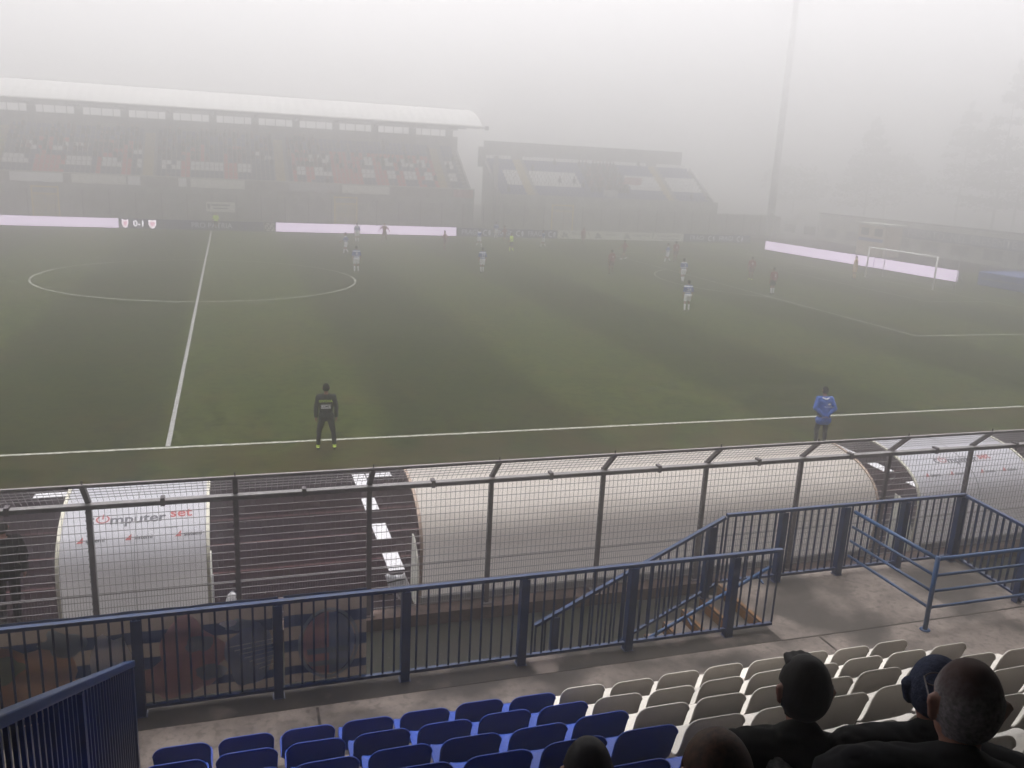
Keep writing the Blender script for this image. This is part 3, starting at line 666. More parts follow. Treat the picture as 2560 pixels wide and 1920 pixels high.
for i in range(6):
    for j in range(4):
        if (i*7+j*5) % 3: b.box(.06+.16*i, .17+.16*i, -.047, -.036, .1+.2*j, .24+.2*j)
b.obj('pattern', t)
t = board('led_board', (6.05, YB, 0), (24.42, YB, 0), .92, 'long glowing lilac white screen board in front of the main far stand', 'led', 'led board', kind='screen')
def fragi(xa, xb, label, xs_):
    t = board('advertising_board', (xa, YB, 0), (xb, YB, 0), .90, label, 'navy')
    for x in xs_:
        text('lettering', 'FRAGI', .72, 'navy_txt', onb(t, x, .46), t, .006, .95)
        b = MB().use('navy_txt'); f = onb(t, x+1.75, .46)
        for k in range(14):
            a0 = R(60)+R(240)*k/14; a1 = R(60)+R(240)*(k+1)/14
            b.add([f(r*math.cos(a), r*math.sin(a)) for r, a in ((.2,a0), (.33,a0), (.33,a1), (.2,a1))], [(0,1,2,3)])
        b.add([f(.42+.13*math.cos(k*math.pi/8), .3*math.sin(k*math.pi/8)) for k in range(16)], [tuple(range(16))]); b.obj('emblem', t)
fragi(24.5, 35.8, 'navy board with three pale logos right of the long lit screen', (25.9, 29.6, 33.3))
t = board('advertising_board', (35.88, YB, 0), (47.40, YB, 0), .92, 'wide cream sponsor board with three grey figures', 'board_white', frame='base_grey')
for x in (36.7, 40.7, 44.2):
    b = MB().use('stand_dark'); f = onb(t, x, .46)
    for cx, cz, rx, rz in ((-.1,.12,.16,.18), (.12,-.05,.2,.2), (-.22,-.18,.2,.14), (.3,-.24,.14,.08)): b.add([f(cx+rx*math.cos(k*math.pi/6), cz+rz*math.sin(k*math.pi/6)) for k in range(12)], [tuple(range(12))])
    b.obj('logo', t)
for x, s in ((38.6, 'DALLA VILLA'), (42.2, 'impianti'), (46.0, 'DALLA VILLA')): text('lettering', s, .36, 'txt_grey', onb(t, x, .58), t, 0)
t = board('advertising_board', (47.5, YB, 0), (51.35, YB, 0), .92, 'short cream sponsor board right of the wide one', 'board_white', frame='base_grey')
text('lettering', 'arredamenti FRAGI', .36, 'txt_grey', onb(t, 49.45, .60), t, 0); b = MB().use('txt_grey'); b.box(.4, 3.3, -.047, -.036, .22, .27); b.obj('underline', t)
fragi(51.45, 60.2, 'navy board with two pale logos at the far right corner', (53.1, 56.9))
board('led_board', (57.1, 58.9, 0), (58.05, 43.0, 0), .95, 'glowing lilac white screen board behind the goal, left section', 'led', 'led board', kind='screen')
board('led_board', (58.06, 42.9, 0), (58.45, 33.45, 0), .95, 'glowing lilac white screen board behind the goal, right section', 'led', 'led board', kind='screen')

# goal
t = empty('goal', (L, W/2, 0)); tag(t, 'white goal with net in front of the lit board at right', 'goal')
for s in (-1, 1): b = MB().use('goal_white'); b.tube((0, s*3.7, 0), (0, s*3.7, 2.5), .06); b.obj('post', t, True)
b = MB().use('goal_white'); b.tube((0,-3.7,2.46), (0,3.7,2.46), .06); b.obj('crossbar', t, True)
for s in (-1, 1): b = MB().use('base_grey'); b.tube((1.9, s*3.9, 0), (1.9, s*3.9, 2.5), .03); b.obj('net_stanchion', t, True)
b = MB().use('net')
for k in range(30): y = -3.7+7.4*k/29; b.bar((.02,y,2.44), (1.85,y,2.3), .006, .006); b.bar((1.85,y,2.3), (1.85,y,.02), .006, .006)
for k in range(9): b.bar((.2*k+.1,-3.7,2.44-.015*k), (.2*k+.1,3.7,2.44-.015*k), .006, .006); b.bar((1.85,-3.7,2.2-.26*k), (1.85,3.7,2.2-.26*k), .006, .006)
for s in (-1, 1):
    for k in range(9): b.bar((.05, s*3.72, 2.4-.27*k), (1.85, s*3.72, 2.3-.26*k), .006, .006); b.bar((.2*k+.05, s*3.72, 2.44), (.2*k+.05, s*3.72, .02), .006, .006)
b.obj('net', t)

# ---------------------------------------------------------------- far stands
def farseat():
    b = MB(); return b
def seatbox(b, x, y, z): b.box(x-.2, x+.2, y-.02, y+.36, z+.38, z+.44); b.box(x-.2, x+.2, y+.30, y+.36, z+.44, z+.80)
fsm = {}
for k in ('far_red', 'far_blue', 'far_navy', 'far_white'):
    b = MB().use(k); seatbox(b, 0, 0, 0); fsm[k] = b.mesh('seat')
def fanfig(b, x, y, z, rnd, dark=True):
    """small seated spectator: lofted torso, head, thighs"""
    c = rnd.choice(['cloth_black', 'cloth_dark', 'trouser', 'coat_dark', 'far_navy', 'maroon_dk']) ; b.use(c)
    rr = []
    for dz, rx, ry in ((.40,.19,.13), (.65,.18,.12), (.85,.21,.12), (.95,.16,.09), (1.0,.06,.06)): rr.append([(x+rx*math.cos(a*math.pi/4), y+.1+ry*math.sin(a*math.pi/4), z+dz) for a in range(8)])
    b.rings(rr, True)
    for s in (-1, 1): b.tube((x+s*.1, y+.1, z+.47), (x+s*.11, y-.28, z+.47), .085, .07, 6); b.tube((x+s*.11, y-.28, z+.47), (x+s*.11, y-.28, z+.05), .06, .05, 6)
    b.use('skin' if rnd.random() < .6 else c); rr = []
    for dz, r in ((1.02,.06), (1.09,.095), (1.17,.10), (1.24,.06)): rr.append([(x+r*.9*math.cos(a*math.pi/4), y+.06+r*math.sin(a*math.pi/4), z+dz) for a in range(8)])
    b.rings(rr, True)
rnd = random.Random(3)
def stand(name, label, x0, x1, yf, zf, rows_, dy, dz, colr, aisles, wall_top):
    t = empty(name, ((x0+x1)/2, yf, 0)); tag(t, label, 'grandstand'); ox, oy = t.location.x, yf
    b = MB().use('stand_wall'); b.box(x0-ox, x1-ox, 0, .3, 0, zf); b.obj('front_wall', t)
    b = MB().use('stand_conc')
    for r in range(rows_): b.box(x0-ox, x1-ox, .3+dy*r, .3+dy*(r+1), zf-.6+dz*r-.3, zf-.6+dz*r)
    yb = .3+dy*rows_; zb = zf-.6+dz*rows_
    b.obj('terrace', t)
    for x in (x0, x1-.25):
        b = MB().use('stand_dark'); b.add([(x-ox, .3, 0), (x-ox, yb, 0), (x-ox, yb, zb), (x-ox, .3, zf-.3), (x+.25-ox, .3, 0), (x+.25-ox, yb, 0), (x+.25-ox, yb, zb), (x+.25-ox, .3, zf-.3)], [(0,1,2,3), (7,6,5,4), (0,3,7,4), (3,2,6,7), (1,5,6,2)])
        b.obj('side_wall', t)
    for ax in aisles:
        b = MB().use('beige')
        for r in range(rows_*2): b.box(ax-.5-ox, ax+.5-ox, .3+dy*r/2, .3+dy*(r+1)/2+.01, zf-.6+dz*r/2-.2, zf-.6+dz*(r+.5)/2+.05)
        b.obj('aisle_stair', t)
    bulk = {}; n_ind = 0; fans = MB(); nf = 0
    for r in range(rows_):
        nx = int((x1-x0-.8)/.5)
        for i in range(nx):
            x = x0+.5+.5*i
            if any(abs(x-ax) < .72 for ax in aisles): continue
            c, fan = colr(x, r, rnd)
            y = .3+dy*r+.30; z = zf-.6+dz*r
            if c:
                if c == 'far_white' and n_ind < 100 and x > -22:
                    o = link(bpy.data.objects.new('seat', fsm[c]), t); o.location = (x-ox, y, z); n_ind += 1
                else: bulk.setdefault(c, MB().use(c)); seatbox(bulk[c], x-ox, y, z)
            if fan: fanfig(fans, x-ox, y+.1, z, rnd); nf += 1
    for c, b in bulk.items(): o = b.obj(c[4:]+'_seats', t); o['kind'] = 'stuff'
    return t, fans, yb, zb
WL = [(11.2,13.4), (16.7,18.4), (19.7,20.6), (22,23.2), (24.4,25.4), (26.9,28.3), (-20.6,-18.3), (-14.9,-12.5), (-11,-9.4), (-7.9,-7), (-5.3,-3.5), (-2.2,1.3), (2.8,4), (9.2,10.2), (-29,-26), (-35,-32)]
WU = [(10.8,13), (17.3,18.1), (19.4,20.6), (21.7,23), (23.6,24.8), (26,28), (-19.5,-17.8), (-16.3,-15), (-14.0,-12.7), (-8,-7), (5,6.5)]
REDX = [(13.3,25.8), (8.8,11.3), (-17.6,-14.6), (-11.5,-8.3), (-3.4,-.6), (1.4,3.2), (-24,-21), (-32,-29)]
def col_main(x, r, rnd):
    def inn(Ls): return any(a <= x <= b_ for a, b_ in Ls)
    sh = r*.0
    if r in (3, 4) and inn(WL): c = 'far_white'
    elif r in (6, 7) and inn(WU): c = 'far_white'
    elif r < 3 and inn(WL): c = 'far_navy'
    elif r == 5 and inn(WU): c = 'far_navy'
    elif inn(REDX) and r < 9: c = 'far_red'
    else: c = 'far_navy' if r < 9 else 'far_blue'
    fan = (r >= 5 and rnd.random() < (.16 if x > 12 else .5)) or rnd.random() < .03
    if rnd.random() < .04: c = 'far_navy'
    return c, fan
YF = 79.
t, fans, yb, zb = stand('grandstand', 'long roofed grandstand across the pitch with red, blue and white seats', -60, 29.6, YF, 4.15, 12, .72, .47, col_main, (-35, -21.5, -6.6, 7.4, 26.3), 0)
ms = t; ox = t.location.x
fans.v = [(v[0]+ox, v[1]+YF, v[2]) for v in fans.v]; tag(stuff(fans.obj('crowd')), 'dim crowd of seated spectators in the long roofed stand', 'crowd')
b = MB().use('stand_conc'); b.box(-60-ox, 29.6-ox, -.12, .0, 3.5, 4.5); b.use('wall_pale'); b.box(-60-ox, 29.6-ox, -.18, .06, 4.5, 4.62); b.obj('parapet', t)
b = MB().use('stand_dark'); b.box(-60-ox, 29.6-ox, yb, yb+.3, 0, 10.72); b.box(-60-ox, 29.6-ox, yb+.0, yb+.3, 11.5, 13.6); b.obj('back_wall', t)
for k in range(19):
    x = 28.5-4.72*k; b = MB().use('roof_beam'); b.box(x-.42-ox, x+.42-ox, yb-.1, yb+.4, 9.0, 13.6); b.obj('column', t)
    b = MB().use('roof_beam')
    b.add([(x+s*.16-ox, y-YF, z) for s in (-1, 1) for y, z in ((80.1,11.75), (81.5,12.3), (84,13.0), (88,13.6), (88,11.4), (84,11.6), (80.1,11.4))], [(0,1,2,3,4,5,6), (13,12,11,10,9,8,7)]+[(i, i+7, (i+1) % 7+7, (i+1) % 7) for i in range(7)])
    b.obj('roof_bracket', t)
    b = MB().use('roof_beam')
    for j in range(1, 4): b.box(x-.5-4.72*j/4+.45-ox, x-.5-4.72*j/4+.53-ox, yb+.05, yb+.15, 10.7, 11.52)
    b.obj('window_bar', t)
b = MB().use('roof_beam'); b.box(-60-ox, 30.3-ox, 1.0, 1.25, 11.55, 11.85); b.box(-60-ox, 29.5-ox, 5.2, 5.4, 11.75, 12.05); b.obj('front_truss', t)
b = MB().use('roof_pale'); rp = [(79.9,11.85), (80.6,12.35), (81.6,12.85), (83,13.35), (85,13.8), (87,14.0), (89,14.02), (90.5,13.85)]
xe = [30.5, 30.5, 30.45, 30.4, 30.4, 30.5, 30.6, 30.6]
ra = [[(-60-ox, y-YF, z), (-60-ox, y-YF, z)] for y, z in rp]
topv = [[(x-ox, y-YF, z+.03*(1 if (i % 2) else 0)) for i, x in enumerate([-60+.5*k for k in range(181)]+[30.5])] for y, z in rp]
lowv = [[(p[0], p[1], p[2]-.10) for p in r] for r in topv]
b.rings(topv); b.use('roof_beam'); b.rings(lowv[::-1]); n_ = len(topv)
b.use('roof_pale')
for i in range(n_-1): b.quad(topv[i][-1], topv[i+1][-1], lowv[i+1][-1], lowv[i][-1])
for i in range(len(topv[0])-1): b.quad(topv[0][i], topv[0][i+1], lowv[0][i+1], lowv[0][i])
b.obj('roof', t)
b = MB().use('roof_beam'); b.box(-60-ox, 30.5-ox, 9.1, 9.3, 14.03, 14.13); b.obj('ridge_cap', t)
b = MB().use('roof_beam'); b.box(29.6-ox, 31.3-ox, .7, 1.1, 11.6, 11.75); b.box(30.9-ox, 31.3-ox, .7, 1.1, 11.45, 11.9); b.obj('gutter_end', t)
# banners on the parapet
for i, (xa, xb, mk, tx, lab) in enumerate(((-19.5,-14.6,'far_white','TIGROTTI','white cloth banner at the left end of the far parapet'), (-13.8,-8.6,'board_white','PRO PATRIA 1919','pale banner between two aisles of the far parapet'), (-8.4,-7.2,'far_white','','small white flag left of an aisle on the far parapet'),
        (-3.4,-2.6,'far_white','','small white square flag on the far parapet'), (-2.2,3.4,'board_white','BUSTO ARSIZIO','striped pale banner above the halfway line'), (8.1,13.6,'base_grey','','long grey banner on the far parapet'), (14.0,19.4,'board_white','ULTRAS','pale banner with faint letters near the far stand end'), (27.0,29.4,'ban_red','','reddish banner at the right end of the far parapet'))):
    q = empty('parapet_banner', (xa, YF-.2, 3.45)); tag(q, lab, 'banner', 'banners hung on the far parapet')
    b = MB().use(mk); tp = [(u*(xb-xa)/20, .02*math.sin(u), 1.02) for u in range(21)]; bt = [(p[0], p[1], .1+.03*math.sin(p[0]*3)) for p in tp]; b.rings([tp, bt]); o = b.obj('cloth', q); s_ = o.modifiers.new('s', 'SOLIDIFY'); s_.thickness = .02
# second stand
def col2(x, r, rnd):
    if 45.9 < x < 51.4 and 2 <= r <= 9: return ('far_navy', rnd.random() < .85)
    if r == 10: c = 'far_white'
    elif 3 <= r <= 6 and not (x > 45 and x < 51.8) and not (x < 35.2): c = 'far_white'
    else: c = 'far_blue'
    return c, rnd.random() < .015
t, fans2, yb2, zb2 = stand('grandstand', 'open roofless grandstand with blue and white seats right of the roofed stand', 33.2, 63.4, 80, 4.15, 11, .73, .44, col2, (37.6, 57.0), 0)
ox = t.location.x; fans2.v = [(v[0]+ox, v[1]+80, v[2]) for v in fans2.v]; tag(stuff(fans2.obj('crowd')), 'dark knot of away supporters in the middle of the open stand', 'crowd')
b = MB().use('stand_dark'); b.box(33.3-ox, 61.9-ox, yb2, yb2+.4, 0, 10.5); b.box(32.6-ox, 33.4-ox, yb2-.6, yb2+.4, 7.2, 9.7); b.obj('back_wall', t)
b = MB().use('stand_dark'); b.box(32.9-ox, 33.4-ox, 2, 2.6, 0, 8.6); b.obj('column', t)
for lab, xa, xb, z0, mk in (('red banner held among the away supporters', 50.0, 52.4, 5.9, 'ban_red'), ('pale banner below the away supporters', 47.2, 49.2, 4.2, 'base_grey')):
    q = empty('fan_flag', (xa, 80.9, z0)); tag(q, lab, 'banner', 'banners of the away supporters')
    b = MB().use(mk); tp = [(u*(xb-xa)/12, .05*math.sin(u), .9) for u in range(13)]; bt = [(p[0], p[1], .05*math.sin(p[0]*3)) for p in tp]; b.rings([tp, bt]); o = b.obj('cloth', q); s_ = o.modifiers.new('s', 'SOLIDIFY'); s_.thickness = .02

# far perimeter fence and gates
ff = empty('perimeter_fence', (0, 76, 0)); tag(ff, 'dim mesh fence in front of the two far stands', 'fence')
gates = [(-17.1,-14.6), (12.75,15.3), (38.4,41.2)]
xx = -60.
pm = MB().use('post_grey'); pm.box(-.05, .05, -.05, .05, 0, 3.0); pm = pm.mesh('fence_post')
pn = MB().use('post_grey')
for k in range(21): pn.bar((.12*k+.03, 0, .3), (.12*k+.03, 0, 2.9), .018, .018)
for k in range(14): pn.bar((0, .01, .3+.2*k), (2.5, .01, .3+.2*k), .018, .018)
pn = pn.mesh('mesh_panel')
while xx < 68:
    gt = [g_ for g_ in gates if xx < g_[1] and xx+2.5 > g_[0]]
    o = link(bpy.data.objects.new('fence_post', pm), ff); o.location = (xx, 0, 0)
    if not gt: o = link(bpy.data.objects.new('mesh_panel', pn), ff); o.location = (xx, 0, 0)
    xx += 2.5
b = MB().use('stand_conc'); b.box(-60, 68, -.1, .1, 0, .3); b.obj('kerb_wall', ff)
for i, (xa, xb) in enumerate(gates):
    q = empty('gate', (xa, 75.8, 0)); tag(q, ['yellow framed gate in the far fence near the left edge', 'yellow framed gate in the far fence in front of the roofed stand', 'yellow framed gate in the far fence in front of the open stand'][i], 'gate', 'yellow gates in the far fence'); wd = xb-xa
    b = MB().use('yellow'); b.box(0, .12, -.06, .06, 0, 3.3); b.box(wd-.12, wd, -.06, .06, 0, 3.3); b.box(.12, wd-.12, -.05, .05, 3.14, 3.26); b.box(.12, wd-.12, -.05, .05, 2.5, 2.58); b.obj('frame', q)
    for s in (0, 1):
        b = MB().use('yellow' if i != 2 else 'cabin')
        for k in range(9): b.bar((.16+s*(wd/2-.08)+.12*k, .0, .15), (.16+s*(wd/2-.08)+.12*k, .0, 2.45), .03, .03)
        for z in (.15, 1.3, 2.44): b.bar((.16+s*(wd/2-.08), .03, z), (.1+(s+1)*(wd/2-.08), .03, z), .03, .05)
        b.obj('leaf', q)
q = empty('wall_sign', (-.62, 75.85, 1.22)); tag(q, 'white sign board on the far fence above the halfway line', 'sign'); b = MB().use('board_white'); b.box(0, 2.9, -.03, .03, 0, 1.02); b.obj('panel', q)
b = MB().use('txt_grey'); b.box(.5, 2.4, -.04, -.031, .62, .78); b.box(.7, 2.2, -.04, -.031, .3, .42); b.box(.12, .4, -.04, -.031, .3, .8); b.obj('print', q)

# right end: curve wall, banner, cabin, mat, mast
t = empty('perimeter_wall', (76, 45, 0)); tag(t, 'pale wall of the end terrace behind the goal', 'wall'); b = MB().use('wall_pale'); b.box(-.2, .2, -75, 30, 0, 3.4); b.obj('wall', t); b = MB().use('stand_conc'); b.box(-.3, .3, -75, 30, 3.4, 3.55); b.obj('coping', t)
b = MB().use('stand_dark')
for k in range(20): b.box(-.24, -.202, -34+4.3*k, -31.6+4.3*k, .5, 1.6)
b.obj('recess', t)
t = empty('perimeter_wall', (70, 84, 0)); tag(t, 'low grey wall between the open stand and the floodlight mast', 'wall'); b = MB().use('stand_conc'); b.box(-6, 6, -.2, .2, 0, 2.4); b.obj('wall', t); b = MB().use('wall_pale'); b.box(-6, 6, -.26, .26, 2.4, 2.5); b.obj('coping', t)
t = empty('wall_banner', (75.4, 64.2, 1.75)); tag(t, 'long dark banner with white capitals on the end terrace wall', 'banner'); b = MB().use('banner_dark'); b.box(-.03, .03, -34, 0, 0, 1.1); b.obj('cloth', t)
text('lettering', 'NEL PASSATO  NEL PRESENTE  NEL FUTURO', 1.15, 'base_grey', lambda u, v: (-.045, -16.2-u, .55+v), t, .01, 1.15)
t = empty('cabin', (68.5, 55, 0)); tag(t, 'small beige cabin with two windows behind the lit board', 'cabin'); b = MB().use('cabin'); b.box(-1, 1.2, -2.1, 2.1, 0, 3.2); b.obj('wall', t); b = MB().use('wall_pale'); b.box(-1.3, 1.5, -2.4, 2.4, 3.2, 3.42); b.obj('roof', t)
for y in (-1.1, 1.0):
    b = MB().use('dark'); b.box(-1.03, -1.005, y-.6, y+.6, 2.1, 2.9); o = b.obj('window', t)
b = MB().use('pad_blue'); b.box(-1.05, -1.005, -1.9, 1.9, 1.5, 1.85); b.obj('blue_panel', t)
t = empty('landing_mat', (60.6, 28.5, 0)); tag(t, 'blue covered landing mat at the right edge behind the goal line', 'mat'); b = MB().use('pad_blue'); b.box(-1.5, 2.5, -5, 3.6, .0, 1.15); b.obj('cover', t, bevel=.12)
b = MB().use('banner_dark'); b.box(-1.52, -1.501, -4.7, 3.3, .55, .62); b.obj('seam', t)
t = empty('floodlight_mast', (71.7, 80, 0)); tag(t, 'tall grey floodlight mast fading into the fog', 'floodlight mast')
b = MB().use('mast'); b.tube((0,0,0), (0,0,31), .52, .36, 20); b.obj('pole', t, True)
b = MB().use('mast'); b.box(-2.6, 2.6, -.15, .15, 31, 33); o = b.obj('lamp_frame', t)
for i in range(5):
    for j in range(2): b = MB().use('stand_conc'); b.tube((-2.1+1.05*i, -.2, 31.5+1.0*j), (-2.1+1.05*i, -.5, 31.35+1.0*j), .3, .42, 14); b.obj('lamp', t, True)
b = MB().use('mast')
for k in range(40): b.box(-.62, -.58 , -.1, .1, 1.5+.75*k, 1.54+.75*k)
b.obj('ladder', t)

# trees
def tree(x, y, h, rad, label, seed, con=True):
    rn = random.Random(seed); t = empty('pine_tree' if con else 'tree', (x, y, 0)); tag(t, label, 'tree', 'trees beyond the end terrace')
    b = MB().use('bark'); b.tube((0,0,0), (.1,0,h*.5), .28, .16, 8); b.tube((.1,0,h*.5), (0,.1,h*.95), .16, .04, 8)
    for k in range(16):
        z = h*(.2+.045*k); a = k*2.4; l = rad*(1-(z/h))*.9; b.tube((.05,0,z), (l*math.cos(a), l*math.sin(a), z+.2*l), .06, .015, 5)
    b.obj('trunk', t)
    b = MB().use('leaf'); n = int(1100+h*60)
    cl = [(rn.random(), rn.random()*6.28) for _ in range(46)]
    for i in range(n):
        if con: q, a0 = cl[i % 46]; zz = .14+.86*q; rr = rad*(1-zz)**.8*(.35+.65*rn.random()**.5)+.15; a = a0+rn.gauss(0, .45); z = h*zz+rn.gauss(0, .3)
        else:
            q, a0 = cl[i % 46]; zz = .3+.65*q; rr = rad*math.sin(math.pi*min(1, max(0.05, zz-.12)))*(.4+.6*rn.random()**.5); a = a0+rn.gauss(0, .5); z = h*zz+rn.gauss(0, .4)
        p = Vector((rr*math.cos(a), rr*math.sin(a), z)); s = rn.uniform(.18, .42)
        u = Vector((rn.gauss(0,1), rn.gauss(0,1), rn.gauss(0,.5))).normalized(); v = u.orthogonal().normalized(); v = (v*math.cos(rn.random()*6)+u.cross(v)*math.sin(rn.random()*6)).normalized()
        b.add([p-u*s-v*s*.6, p+u*s-v*s*.5, p+u*s*.8+v*s*.6, p-u*s*.7+v*s*.6], [(0,1,2,3)])
    b.obj('crown', t); return t
tree(130.8, 132.9, 20.5, 8.5, 'tall pointed conifer right of the floodlight mast', 1)
tree(142.5, 140.7, 14.7, 7.8, 'lower rounded tree between the two pointed conifers', 2, False)
tree(145.1, 122.5, 24.4, 8.6, 'tall dark tree towards the upper right corner', 3)
tree(137.3, 105.6, 29.6, 7.3, 'tallest dark tree cut by the right edge of the view', 4)
tree(145.1, 108.2, 15.3, 7.8, 'broad tree behind the pale wall near the right edge', 5, False)
tree(123.0, 147.2, 10.8, 7.8, 'low tree behind the floodlight mast', 6, False)
tree(134.7, 87.4, 14.7, 7.8, 'bushy tree above the end terrace at the right edge', 8, False)

# ---------------------------------------------------------------- people
def ico(r=1.): return None
def caps_mesh(caps, vox, smooth=3, name='person', ell=()):
    b = MB()
    for c in caps:
        p0, r0, p1, r1 = Vector(c[0]), c[1], Vector(c[2]), c[3]; sy = c[5] if len(c) > 5 else 1.
        d = p1-p0; l = d.length
        if l < 1e-5: d = Vector((0,0,1)); l = 1e-5
        d = d.normalized(); u = Vector((1,0,0)) if abs(d.x) < .8 else Vector((0,1,0)); x = (u-d*u.dot(d)).normalized(); y = d.cross(x); n = 12; rr = []
        for s, p, r in ((-1, p0, r0), (1, p1, r1)):
            A = [(-80, -50, -20) if s < 0 else (20, 50, 80)][0]
            for a in A:
                ca, sa = math.cos(R(a)), math.sin(R(a)); rr.append([p+d*sa*r+(x*math.cos(2*math.pi*i/n)+y*math.sin(2*math.pi*i/n)*sy)*ca*r for i in range(n)])
        b.rings(rr, True)
    for (cx, cy, cz, rx, ry, rz) in ell:
        rr = []
        for k in range(1, 12):
            a = math.pi*k/12; rr.append([(cx+rx*math.sin(a)*math.cos(2*math.pi*i/16), cy+ry*math.sin(a)*math.sin(2*math.pi*i/16), cz-rz*math.cos(a)) for i in range(16)])
        b.rings(rr, True)
    me = b.mesh(name); o = bpy.data.objects.new(name, me); col.objects.link(o)
    m_ = o.modifiers.new('r', 'REMESH'); m_.mode = 'VOXEL'; m_.voxel_size = vox; m_.use_smooth_shade = True
    if smooth: m_ = o.modifiers.new('s', 'SMOOTH'); m_.factor = .5; m_.iterations = smooth
    apply_mods(o); return o
def segd(p, c):
    a, r0, b_, r1 = c['a'], c['r0'], c['b'], c['r1']; ab = b_-a; t = max(0, min(1, (p-a).dot(ab)/max(1e-9, ab.length_squared))); return (p-(a+ab*t)).length-(r0+(r1-r0)*t), t
def skeleton(P, S=1.):
    """P: joint positions -> list of (a,r0,b,r1,zone)"""
    c = []
    def ad(a, r0, b_, r1, z): c.append((Vector(a), r0*S, Vector(b_), r1*S, z))
    J = P
    ad(J['pel']+Vector((-.07*S,0,0)), .115, J['pel']+Vector((.07*S,0,0)), .115, 'hip')
    ad(J['pel'], .125, J['waist'], .118, 'hip'); ad(J['waist'], .118, J['chest'], .128, 'torso')
    for s in ('l', 'r'):
        g_ = -1 if s == 'l' else 1
        ad(J['waist']+J['side']*g_*.05*S, .105, J['chest']+J['side']*g_*.07*S, .118, 'torso')
        ad(J['chest']+J['side']*g_*.05*S, .11, J['sh'+s]-J['side']*g_*.02*S, .065, 'torso')
        ad(J['neck'], .055, J['sh'+s], .055, 'torso')
        ad(J['sh'+s], .060, J['el'+s], .043, 'uarm'); ad(J['el'+s], .043, J['wr'+s], .030, 'farm')
        h = (J['wr'+s]-J['el'+s]).normalized(); hd = J.get('hd'+s, h); w_ = J['wr'+s]
        k = hd.cross(J['side']*1.0).normalized() if abs(hd.dot(J['side'])) < .9 else Vector((0,1,0))
        ad(w_, .030, w_+hd*.06*S, .034, 'hand'); sd_ = hd.cross(k).normalized(); sp = k
        for i, ln_ in enumerate((.085, .095, .09, .07)):
            base = w_+hd*.075*S+sp*(i-1.5)*.021*S; ad(base, .0105, base+hd*ln_*.55*S+sp*(i-1.5)*.004*S, .010, 'hand')
            tip = base+hd*ln_*.55*S; ad(tip, .010, tip+(hd*.8+J['side']*(-g_)*.5).normalized()*ln_*.45*S, .0085, 'hand')
        ad(w_+hd*.02*S+sp*.025*S, .012, w_+hd*.07*S+sp*.06*S, .010, 'hand')
        ad(J['hp'+s], .088, J['kn'+s], .058, 'thigh'); ad(J['kn'+s], .056, J['an'+s], .038, 'shin')
        ad(J['kn'+s]+(J['an'+s]-J['kn'+s])*.3+J['back']*.015*S, .054, J['an'+s]+(J['kn'+s]-J['an'+s])*.3, .040, 'shin')
        f = J['ft'+s]; an = J['an'+s]; ad(an-Vector((0,0,.035*S)), .040, an+f*.13*S-Vector((0,0,.052*S)), .032, 'foot'); ad(an+f*.13*S-Vector((0,0,.052*S)), .032, an+f*.17*S-Vector((0,0,.056*S)), .026, 'foot')
        ad(an-f*.035*S-Vector((0,0,.04*S)), .034, an-Vector((0,0,.04*S)), .036, 'foot')
    ad(J['chest'], .09, J['neck'], .058, 'torso'); ad(J['neck'], .054, J['head']-Vector((0,0,.07*S)), .052, 'neck')
    return c
def rotz(v, a): return Vector((v.x*math.cos(a)-v.y*math.sin(a), v.x*math.sin(a)+v.y*math.cos(a), v.z))
